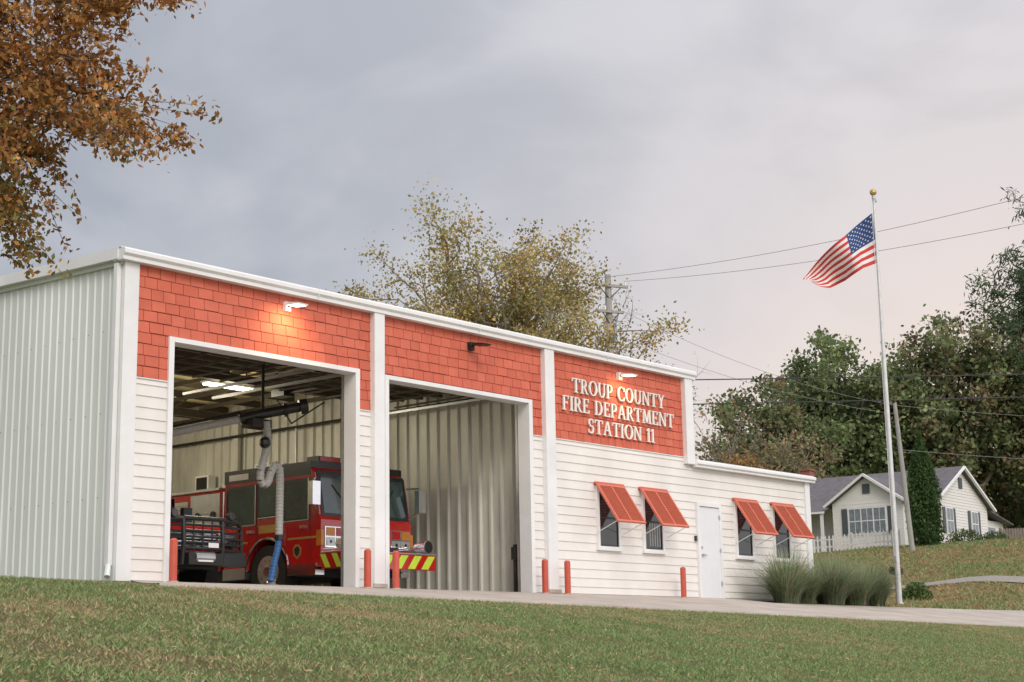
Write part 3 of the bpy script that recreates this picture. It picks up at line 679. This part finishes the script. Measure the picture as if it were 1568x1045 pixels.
# near autumn tree, top left
T=Tree('autumn_oak_tree',41); rng=T.rng
bx,by=-9.6,-5.4; bz=tz(bx,by)-.1
T.limb(curve((bx,by,bz),(bx+.1,by-.1,bz+3.2),rng,.02,6,0),.30,.22,M_bark,12)
fork=np.array([bx+.1,by-.1,bz+3.2])
tg=[(-7.05,-8.35,4.5,1.2),(-6.65,-8.85,4.75,1.2),(-6.33,-9.2,4.66,1.2),(-6.12,-9.45,4.74,.9),(-6.5,-9.0,4.40,.9),(-7.1,-8.3,4.0,1.3),(-6.78,-8.68,4.25,1.1),(-6.62,-8.85,3.92,.9),(-6.95,-8.45,3.65,1.1),(-6.50,-9.0,3.55,1.0),(-6.36,-9.16,3.38,.9),(-6.43,-9.06,3.22,.7),(-6.72,-8.74,3.42,1.0),(-7.0,-8.4,3.2,1.0),(-6.80,-8.64,3.02,.9),(-7.1,-8.3,2.85,.9),(-6.98,-8.42,2.62,.8),(-7.12,-8.25,2.36,.9),(-7.2,-8.1,3.5,1.2),(-7.25,-8.1,4.3,1.2),(-6.9,-8.5,4.9,1.2),(-6.85,-8.6,3.85,1.0),(-7.15,-8.2,3.1,1.0)]
C=[];K=[]
cols=np.array([(.50,.23,.07),(.42,.18,.06),(.38,.22,.07),(.57,.30,.10),(.28,.23,.08)])
mains=[curve(fork,(bx+1.6,by-1.9,bz+5.2),rng,.05,8,.05),curve(fork,(bx+1.7,by-2.2,bz+4.2),rng,.05,8,.12),curve(fork,(bx+1.3,by-1.6,bz+6.4),rng,.05,8,.0)]
for m in mains: T.limb(m,.15,.05,M_bark,8)
for (x,y,z,w) in tg:
    dd=rng.uniform(-.5,.5); ce=np.array([x+.7615*dd,y+.648*dd,z+dd*.25])
    mm=mains[1] if z<3.9 else mains[0]; st=mm[int(rng.integers(5,9))]
    pc=curve(st,ce,rng,.06,8,.10); T.limb(pc,.03,.007,M_bark,6)
    for j in range(12):
        s0=pc[int(rng.integers(4,9))]; e=ce+rng.normal(size=3)*.22*w**.5; T.mb.tube([tuple(s0),tuple((s0+e)/2+rng.normal(size=3)*.03),tuple(e)],[.006,.004,.002],M_bark,4)
        n_=int(66*w); t=rng.random((n_,1)); C.append(s0+(e-s0)*(.35+.75*t)+rng.normal(size=(n_,3))*.045)
        green=max(0,min(1,(3.4-z)/1.0)); cc=cols[rng.integers(0,4 if rng.random()>green else 5,n_)]; 
        cc=np.where(rng.random((n_,1))<green*.45,np.array([.25,.23,.07]),cc); K.append(cc*(.5+.8*rng.random((n_,1)))*rng.uniform(.7,1.2))
for i in range(60):
    ph=rng.random()*6.28; el=rng.uniform(-.3,1.3); R=3.0*rng.uniform(.5,1)
    ce=np.array([bx-.4+R*math.cos(ph)*math.cos(el),by+.5+R*math.sin(ph)*math.cos(el),bz+6.2+2.6*math.sin(el)])
    T.limb(curve(fork,ce,rng,.08,6,.08),.05,.01,M_bark,5); n_=170
    C.append(ce+rng.normal(size=(n_,3))*.36); K.append(cols[rng.integers(0,5,n_)]*(.6+.7*rng.random((n_,1))))
T.mb.obj('trunk_and_branches',T.e)
npmesh('foliage',leaves(np.concatenate(C),.060,.55,None,rng,.6),4,np.concatenate(K),M_leaf,T.e)
# arborvitae
T=Tree('arborvitae',51); rng=T.rng; ax,ay=55.5,13.8; az=tz(ax,ay)-.1
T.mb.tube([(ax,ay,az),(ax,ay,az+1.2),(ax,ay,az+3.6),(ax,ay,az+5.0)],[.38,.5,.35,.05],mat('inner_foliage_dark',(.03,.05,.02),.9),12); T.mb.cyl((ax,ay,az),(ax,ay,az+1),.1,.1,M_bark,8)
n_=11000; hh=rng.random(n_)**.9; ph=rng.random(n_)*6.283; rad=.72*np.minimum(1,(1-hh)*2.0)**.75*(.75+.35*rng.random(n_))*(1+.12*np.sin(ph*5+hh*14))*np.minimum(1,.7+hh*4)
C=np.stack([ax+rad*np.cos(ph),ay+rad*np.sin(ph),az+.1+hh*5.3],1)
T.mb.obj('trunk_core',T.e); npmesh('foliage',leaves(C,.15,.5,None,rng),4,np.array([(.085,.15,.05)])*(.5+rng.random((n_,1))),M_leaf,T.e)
def shrub(name,x,y,r,h,col,seed,n_=1500,ls=.1):
    T=Tree(name,seed); rng=T.rng; z=tz(x,y)
    for i in range(9):
        a=i*.7; T.mb.cyl((x,y,z-.05),(x+r*.7*math.cos(a),y+r*.7*math.sin(a),z+h*.7),.02,.008,M_bark,5)
    u=rng.normal(size=(n_,3)); u/=np.linalg.norm(u,axis=1,keepdims=True); u[:,2]=np.abs(u[:,2]); u*=(.6+.45*rng.random((n_,1)))
    C=np.array([x,y,z])+u*np.array([r,r,h]); T.mb.obj('stems',T.e); npmesh('foliage',leaves(C,ls,.6,None,rng),4,np.array([col])*(.5+.9*rng.random((n_,1))),M_leaf,T.e)
shrub('shrub',61.5,14.6,1.0,.8,(.11,.15,.05),61); shrub('shrub',62.8,13.6,.8,.7,(.12,.16,.06),62); shrub('shrub',33.5,3.6,.5,.55,(.14,.2,.07),63)
shrub('shrub',28.2,4.8,.9,.75,(.24,.22,.12),64); shrub('shrub',29.8,6.0,.8,.6,(.30,.20,.12),65)
def ograss(x,y,r,L,seed,n_=2600):
    rng=np.random.default_rng(seed); z=tz(x,y); e=empty('ornamental_grass')
    ph=rng.random(n_)*6.283; r0=rng.random(n_)**.5*r*.4; lean=.12+rng.random(n_)**1.1*1.0; Ls=L*(.5+.75*rng.random(n_)**1.3); w=.005+.005*rng.random(n_)
    base=np.stack([x+r0*np.cos(ph),y+r0*np.sin(ph),np.full(n_,z)],1); dirv=np.stack([np.cos(ph+rng.normal(size=n_)*.5),np.sin(ph+rng.normal(size=n_)*.5),np.zeros(n_)],1)
    side=np.stack([-dirv[:,1],dirv[:,0],dirv[:,2]],1); ring=[]
    for k_ in range(6):
        t=k_/5; out=Ls*lean*(t**1.7)*.85; up=Ls*(t-lean*.40*t**2.6)
        c=base+dirv*out[:,None]; c[:,2]+=up; ww=(w*(1-t*.85))[:,None]; ring.append((c-side*ww,c+side*ww))
    V=np.concatenate([np.stack([ring[i][0],ring[i][1],ring[i+1][1],ring[i+1][0]],1) for i in range(5)]).reshape(-1,3)
    c0=np.array([(.25,.32,.18),(.32,.36,.23),(.17,.25,.12),(.40,.36,.24),(.12,.18,.08)])[rng.integers(0,5,n_)]*rng.uniform(.8,1.1)
    K=np.concatenate([c0*(.6+.16*i) for i in range(5)]); npmesh('blades',V,4,K,M_grassb,e)
for i,(x,y,r,L) in enumerate([(17.7,-1.0,.7,1.2),(18.8,-.8,.6,.9),(19.7,-1.05,.7,1.15),(21.1,-.9,.7,1.0),(22.3,-.7,.8,1.1),(21.7,.2,.7,1.1),(20.9,-.5,.5,.8)]): ograss(x,y,r,L,70+i)
def vnoise(x,y,s,seed):
    rg=np.random.default_rng(seed); G=rg.random((128,128)); u=x*s+300;v=y*s+300; i=np.floor(u).astype(int);j=np.floor(v).astype(int); a=u-i;b=v-j; a=a*a*(3-2*a);b=b*b*(3-2*b)
    g=lambda p,q:G[p%128,q%128]
    return (g(i,j)*(1-a)+g(i+1,j)*a)*(1-b)+(g(i,j+1)*(1-a)+g(i+1,j+1)*a)*b-.5
def blades(name,x0,x1,y0,y1,n_,seed,hm=.030,hill=False,wm=1):
    rng=np.random.default_rng(seed); x=rng.uniform(x0,x1,n_); y=rng.uniform(y0,y1,n_)
    if hill:
        q=(x-37.8)*.7615+(y-5.8)*.648; ok=(np.abs(q)>.55)&(y>-1.15)
    else: ok=~((y>-6.04)&(x>.3+y*.66-.03))
    x=x[ok];y=y[ok];n_=len(x)
    z=terr(x,y)-.004; a=rng.random(n_)*6.283; h=hm*(.5+.9*rng.random(n_)); w=(.005+.006*rng.random(n_))*wm
    dx=np.cos(a);dy=np.sin(a); ln=rng.normal(size=(n_,2))*.75
    P0=np.stack([x-dx*w,y-dy*w,z],1);P1=np.stack([x+dx*w,y+dy*w,z],1);P2=np.stack([x+ln[:,0]*h,y+ln[:,1]*h,z+h],1)
    V=np.stack([P0,P1,P2],1).reshape(-1,3)
    f=1.0*vnoise(x,y,.35,1)+.9*vnoise(x,y,1.1,2)+.9*vnoise(x,y,3.1,3)+.5*vnoise(x,y,8,4)+rng.normal(size=n_)*.45+(.07*(y+9.5)-.018*x if not hill else .42)
    br=(f>.36)[:,None]
    g=np.array([(.24,.32,.12),(.30,.36,.16),(.18,.27,.10)])[rng.integers(0,3,n_)]; b=np.array([(.48,.38,.23),(.41,.32,.18),(.38,.36,.18)])[rng.integers(0,3,n_)]
    if hill: b=np.array([(.46,.30,.17),(.38,.26,.14),(.34,.28,.14)])[rng.integers(0,3,n_)]
    npmesh(name,V,3,np.where(br,b,g)*(.75+.5*rng.random((n_,1))),M_grassb)
blades('lawn_grass',-12,24,-14.6,-6.0,430000,81)
blades('lawn_grass',-12,.2,-6.05,-.02,45000,82)
blades('lawn_grass',22,62,-1.2,19,70000,83,.09,True,4)
rng=np.random.default_rng(9); n_=3600; x=rng.uniform(-12,24,n_);y=rng.uniform(-14,-6.1,n_)
C=np.stack([x,y,terr(x,y)+.026],1); V=leaves(C,.05,.6,None,rng); V=V.reshape(-1,4,3); V[:,:,2]=C[:,None,2]+(V[:,:,2]-C[:,None,2])*.35
npmesh('fallen_leaves',V.reshape(-1,3),4,np.array([(.46,.29,.14),(.54,.40,.23),(.36,.22,.11)])[rng.integers(0,3,n_)],M_leaf)
# ------------------------------------------------------------ white house
K0=(63.3,17.0); hz=tz(64,20)-.05
HS=empty('white_house',(K0[0],K0[1],hz),math.atan2(-.998,.0615))
M_hw=mat('house_white_siding',(.72,.71,.68),.6,var=.05); M_hr=mat('grey_shingle_roof',(.13,.12,.13),.9,var=.25,scale=3,bump=.4); M_brk=mat('chimney_brick',(.28,.10,.07),.85,var=.3,scale=20)
mb=MB()
mb.box(-10,0,0,7.6,-.6,2.7,M_hw)
siding(mb,-10,0,-.4,2.7,-.001,M_hw,.16,.02)
mb.add([(-0.0,0,2.7),(0,7.6,2.7),(0,3.8,4.6)],[(0,1,2)],M_hw); mb.add([(-10,0,2.7),(-10,7.6,2.7),(-10,3.8,4.6)],[(0,2,1)],M_hw)
z=-.3
while z<4.6:
    zb=min(z+.16,4.58)
    def hw(zz): return 3.8*(1 if zz<=2.7 else (4.6-zz)/1.9)
    a,b=hw(z),hw(zb); mb.poly([(.022,3.8-a,z),(.022,3.8+a,z),(.004,3.8+b,zb),(.004,3.8-b,zb)],M_hw); mb.poly([(.0,3.8-a,z),(.0,3.8+a,z),(.022,3.8+a,z),(.022,3.8-a,z)],M_hr); z+=.16
mb.box(-5.1,-1.1,-1.5,0,-.6,2.7,M_hw); mb.add([(-5.1,-1.5,2.7),(-1.1,-1.5,2.7),(-3.1,-1.5,4.0)],[(0,1,2)],M_hw)
siding(mb,-5.1,-1.1,-.4,2.7,-1.5,M_hw,.16,.02)
mb.box(-5,-.5,7.6,11.4,-.6,2.1,M_hw)
mb.box(-9.3,-8.7,3.3,3.9,3.5,5.2,M_brk); mb.box(-9.36,-8.64,3.24,3.96,5.2,5.3,M_brk)
mb.obj('walls',HS)
mb=MB()
def slab(P,t,mt):
    a=[Vector(p) for p in P]; n=(a[1]-a[0]).cross(a[2]-a[0]).normalized()*t; b=[p+n for p in a]; m=len(a)
    mb.add(a+b,[tuple(range(m-1,-1,-1)),tuple(range(m,2*m))]+[(i,(i+1)%m,(i+1)%m+m,i+m) for i in range(m)],mt)
slab([(-10.3,-.45,2.52),(.3,-.45,2.52),(.3,3.8,4.65),(-10.3,3.8,4.65)],.08,M_hr); slab([(.3,8.05,2.52),(-10.3,8.05,2.52),(-10.3,3.8,4.65),(.3,3.8,4.65)],.08,M_hr)
slab([(-5.4,-1.8,2.55),(-3.1,-1.8,4.08),(-3.1,2.6,4.08),(-5.4,.6,2.55)][::-1],.08,M_hr); slab([(-.8,-1.8,2.55),(-.8,.6,2.55),(-3.1,2.6,4.08),(-3.1,-1.8,4.08)][::-1],.08,M_hr)
slab([(-10.2,-1.9,2.25),(-5.4,-1.9,2.25),(-5.4,.0,2.75),(-10.2,.0,2.75)],.06,M_hr)
slab([(0,7.5,2.7),(0,11.8,2.0),(-5.3,11.8,2.0),(-5.3,7.5,2.7)][::-1],.06,M_hr)
def bar(a,b,w=.09,mt=M_trim): mb.cyl(a,b,w,w,mt,4)
bar((.33,-.5,2.5),(.33,3.8,4.66));bar((.33,8.1,2.5),(.33,3.8,4.66));bar((-5.45,-1.83,2.5),(-3.1,-1.83,4.08));bar((-.75,-1.83,2.5),(-3.1,-1.83,4.08));bar((-10.3,-.5,2.5),(.3,-.5,2.5),.06)
bar((-10.2,-1.95,2.22),(-5.4,-1.95,2.22),.08)
mb.obj('roof',HS)
mb=MB()
M_glassH=mat('house_window_glass',(.16,.19,.21),.1,var=.3,spec=.8); M_shg=mat('grey_house_shutter',(.07,.08,.09),.6)
def hwin(face,c,w,z0,z1,shut=True,panes=1):
    def B(a0,a1,d0,d1,za,zb,mt):
        if face=='wing': mb.box(a0,a1,-1.52-d1,-1.52-d0,za,zb,mt)
        elif face=='front': mb.box(a0,a1,-.02-d1,-.02-d0,za,zb,mt)
        else: mb.box(.02+d0,.02+d1,a0,a1,za,zb,mt)
    B(c-w/2-.08,c+w/2+.08,0,.05,z0-.08,z1+.08,M_trim); B(c-w/2,c+w/2,.05,.06,z0,z1,M_glassH)
    for k_ in range(panes+1): x=c-w/2+w*k_/panes; B(x-.03,x+.03,.06,.075,z0,z1,M_trim)
    for k_ in range(panes): x=c-w/2+w*(k_+.5)/panes; B(x-.012,x+.012,.06,.07,z0,z1,M_trim)
    B(c-w/2,c+w/2,.06,.07,(z0+z1)/2-.025,(z0+z1)/2+.025,M_trim)
    if shut:
        B(c-w/2-.42,c-w/2-.1,.0,.04,z0-.05,z1+.05,M_shg); B(c+w/2+.1,c+w/2+.42,.0,.04,z0-.05,z1+.05,M_shg)
hwin('wing',-3.1,2.1,1.0,2.3,True,3); hwin('front',-7.8,1.0,1.0,2.2,False,1); hwin('front',-9.2,.7,.1,2.1,False,1)
hwin('end',1.9,.9,1.0,2.3,True,1); hwin('end',5.5,.9,1.0,2.3,True,1)
mb.box(-3.3,-2.9,-1.56,-1.52,3.1,3.6,M_shg); mb.box(.03,.06,3.55,4.05,3.5,4.1,M_shg)
mb.box(-.5,-.46,9,10,.9,1.7,M_glassH)
for x in(-10.1,-8.6,-7.1,-5.6): mb.box(x-.07,x+.07,-1.9,-1.76,-.4,2.2,M_trim)
mb.box(-10.2,-5.1,-1.9,0,-.4,-.05,M_conc)
for k_ in range(22): mb.box(-10.1+k_*.21,-10.06+k_*.21,-1.85,-1.82,0,.75,M_trim)
mb.box(-10.1,-5.5,-1.86,-1.81,.75,.8,M_trim)
mb.obj('windows_and_porch',HS)
def fence(name,a,b,h,mt,gap=.16,w=.09):
    a=Vector(a);b=Vector(b);L=(b-a).length; d=(b-a)/L; e=empty(name); mb=MB(); n=int(L/gap); an=math.atan2(d.y,d.x)
    for i in range(n):
        p=a+d*(i*gap); z=tz(p.x,p.y); mb.T=Matrix.Translation((p.x,p.y,z))@Matrix.Rotation(an,4,'Z')
        mb.add([(0,-.012,0.03),(w,-.012,.03),(w,-.012,h-.06),(w/2,-.012,h),(0,-.012,h-.06),(0,.012,0.03),(w,.012,.03),(w,.012,h-.06),(w/2,.012,h),(0,.012,h-.06)],[(0,1,2,3,4),(9,8,7,6,5),(0,5,6,1),(1,6,7,2),(2,7,8,3),(3,8,9,4),(4,9,5,0)],mt)
        if i%14==0: mb.box(-.05,.05,.03,.13,-.1,h+.03,mt)
        if i<n-1:
            for zz in(.25,h-.25): mb.box(0,gap,.012,.05,zz,zz+.07,mt)
    mb.T=None; mb.obj('pickets',e)
fence('picket_fence',(54.2,20.0),(57.3,15.9),.85,mat('picket_fence_paint',(.55,.54,.52),.7,var=.15),.19,.08)
M_fg=mat('weathered_wood_fence',(.20,.17,.15),.85,var=.25)
fence('wood_fence',(70.5,16.6),(74.5,9.5),1.25,M_fg,.15,.13)
MBX=empty('mailbox',(30.2,2.6,tz(30.2,2.6))); mb=MB()
mb.box(-.04,.04,-.04,.04,0,.95,M_fg); mb.box(-.28,.28,-.1,.1,.95,1.06,M_dark); mb.cyl((-.28,0,1.08),(.28,0,1.08),.1,.1,M_dark,12); mb.box(.05,.07,-.13,-.1,1.05,1.25,M_redlens)
mb.obj('box_and_post',MBX)
# ------------------------------------------------------------ utility poles and wires
M_pw=mat('weathered_pole_wood',(.34,.33,.31),.9,var=.25,scale=5,stretch=(4,4,.4)); M_wire=mat('wire_dark',(.03,.03,.035),.6); M_wire2=mat('wire_aluminium',(.25,.25,.26),.6)
def upole(x,y,ztop,rad=.15,arm=True,lean=(0,0)):
    z=tz(x,y)-.2; e=empty('utility_pole',(x,y,z)); mb=MB(); H=ztop-z
    mb.cyl((lean[0],lean[1],0),(0,0,H),rad*1.15,rad*.8,M_pw,12)
    if arm:
        rr=Vector((.90,-.43,0)); 
        for zz,w in((H-.45,.75),(H-1.45,.55)):
            mb.T=Matrix.Translation((0,0,zz))@Matrix.Rotation(math.atan2(rr.y,rr.x),4,'Z'); mb.box(-w,w,-.2,-.1,-.05,.05,M_pw)
            for q in(-w+.08,w-.08,-w*.4): mb.cyl((q,-.15,.05),(q,-.15,.20),.035,.025,M_alu,8)
            mb.cyl((-w*.6,-.15,-.05),(0,-.1,-.5),.02,.02,M_dark,5); mb.cyl((w*.6,-.15,-.05),(0,-.1,-.5),.02,.02,M_dark,5)
            mb.T=None
        mb.cyl((.25,-.15,H-2.6),(.25,-.15,H-1.9),.16,.16,M_alu,12)
    mb.obj('pole_and_crossarm',e)
upole(32.2,14.7,12.9); upole(50.2,12.3,9.7,.11,False,(.3,-.25)); upole(24.4,-11.3,10.9,.15); upole(20.7,16.2,7.7,.12,False); upole(47.2,-15,8.0,.13,False)
mb=MB()
def wire(a,b,sag,r_,mt=None):
    a=Vector(a);b=Vector(b); P=[]
    for i in range(25):
        t=i/24; p=a.lerp(b,t); p.z-=sag*4*t*(1-t); P.append(tuple(p))
    mb.tube(P,r_,mt or M_wire2,5)
wire((31.6,14.9,12.7),(23.9,-11.0,10.55),.5,.008); wire((32.8,14.4,12.7),(25.0,-11.5,10.0),.5,.008)
wire((32.6,14.5,11.6),(50.2,12.3,9.6),.5,.008); wire((32.2,14.7,10.6),(50.2,12.3,9.2),.4,.008)
wire((20.7,16.2,7.55),(47.2,-15,7.6),.12,.020,M_wire); wire((20.7,16.2,6.7),(47.2,-15,6.95),.12,.020,M_wire)
wire((50.2,12.3,9.6),(66,-6,9.0),.6,.012); wire((50.2,12.3,9.2),(63.5,18,6.6),.4,.01); wire((50.2,12.3,7.6),(66,-6,6.9),.5,.012)
mb.obj('power_lines')
# ------------------------------------------------------------ camera
th=math.atan(.2008); fh=Vector((.7615,.648,0)).normalized()
F_=Vector((fh.x*math.cos(th),fh.y*math.cos(th),math.sin(th))); R0=Vector((fh.y,-fh.x,0)); U0=Vector((-fh.x*math.sin(th),-fh.y*math.sin(th),math.cos(th)))
s_,c_=.0178,.99984; Rr=R0*c_-U0*s_; Ur=U0*c_+R0*s_
cam=bpy.data.cameras.new('camera'); cam.sensor_width=36; cam.lens=55.33; cam.clip_end=3000; cam.clip_start=.1
co=bpy.data.objects.new('camera',cam); link(co)
M3=Matrix((Rr,Ur,-F_)).transposed(); co.matrix_world=Matrix.Translation((-14.23,-20,-1.2))@M3.to_4x4(); sc.camera=co
# ------------------------------------------------------------ light + sky
sun_dir=Vector((-.45,-.68,.58)).normalized()
L=bpy.data.lights.new('sun','SUN'); L.energy=1.4; L.angle=math.radians(22); L.color=(1,.90,.79)
so=bpy.data.objects.new('sun',L); so.rotation_euler=(-sun_dir).to_track_quat('-Z','Y').to_euler(); so.location=(0,-30,40); link(so)
w=bpy.data.worlds.new('World'); sc.world=w; w.use_nodes=True; nt=w.node_tree; nt.nodes.clear()
N=nt.nodes.new; LK=nt.links.new
sky=N('ShaderNodeTexSky'); sky.sky_type='NISHITA'; sky.sun_disc=False; sky.sun_elevation=math.asin(sun_dir.z); sky.sun_rotation=math.atan2(sun_dir.x,sun_dir.y); sky.dust_density=3
tc=N('ShaderNodeTexCoord'); D=tc.outputs['Generated']
def math_(op,a,b=None,cl=False):
    n=N('ShaderNodeMath'); n.operation=op; n.use_clamp=cl
    for i,v in enumerate((a,b)):
        if v is None: continue
        if isinstance(v,(int,float)): n.inputs[i].default_value=v
        else: LK(v,n.inputs[i])
    return n.outputs[0]
def dot(v):
    v=Vector(v).normalized(); n=N('ShaderNodeVectorMath'); n.operation='DOT_PRODUCT'; LK(D,n.inputs[0]); n.inputs[1].default_value=v; return n.outputs['Value']
def mixc(f,a,b):
    n=N('ShaderNodeMix'); n.data_type='RGBA'; LK(f,n.inputs[0])
    for i,v in((6,a),(7,b)):
        if isinstance(v,tuple): n.inputs[i].default_value=(*v,1)
        else: LK(v,n.inputs[i])
    return n.outputs[2]
mp=N('ShaderNodeMapping'); mp.inputs['Scale'].default_value=(1,1,2.0); mp.inputs['Rotation'].default_value=(.2,.3,.4); LK(D,mp.inputs[0])
nz=N('ShaderNodeTexNoise'); nz.inputs['Scale'].default_value=4.2; nz.inputs['Detail'].default_value=6; nz.inputs['Roughness'].default_value=.5; nz.inputs['Distortion'].default_value=.5; LK(mp.outputs[0],nz.inputs['Vector'])
cl=N('ShaderNodeMapRange'); cl.interpolation_type='SMOOTHSTEP'; cl.inputs[1].default_value=.36; cl.inputs[2].default_value=.64; LK(nz.outputs['Fac'],cl.inputs[0])
side=N('ShaderNodeMapRange'); side.inputs[1].default_value=-.28; side.inputs[2].default_value=.30; LK(dot((.648,-.7615,.10)),side.inputs[0])
f1=math_('ADD',math_('MULTIPLY',cl.outputs[0],.52),math_('MULTIPLY',side.outputs[0],.56),True)
cool=mixc(f1,(.335,.350,.385),(.60,.585,.605))
g=math_('POWER',math_('MAXIMUM',dot((.93,.36,-.03)),0),26)
warm=mixc(math_('MULTIPLY',g,1.1,True),cool,(.97,.75,.61))
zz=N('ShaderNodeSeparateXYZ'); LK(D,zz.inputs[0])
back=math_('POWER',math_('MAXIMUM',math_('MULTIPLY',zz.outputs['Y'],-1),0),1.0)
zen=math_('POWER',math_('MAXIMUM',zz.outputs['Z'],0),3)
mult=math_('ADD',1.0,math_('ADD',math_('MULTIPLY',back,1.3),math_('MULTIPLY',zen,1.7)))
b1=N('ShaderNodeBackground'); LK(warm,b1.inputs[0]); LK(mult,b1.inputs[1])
b2=N('ShaderNodeBackground'); LK(sky.outputs[0],b2.inputs[0]); b2.inputs[1].default_value=.02
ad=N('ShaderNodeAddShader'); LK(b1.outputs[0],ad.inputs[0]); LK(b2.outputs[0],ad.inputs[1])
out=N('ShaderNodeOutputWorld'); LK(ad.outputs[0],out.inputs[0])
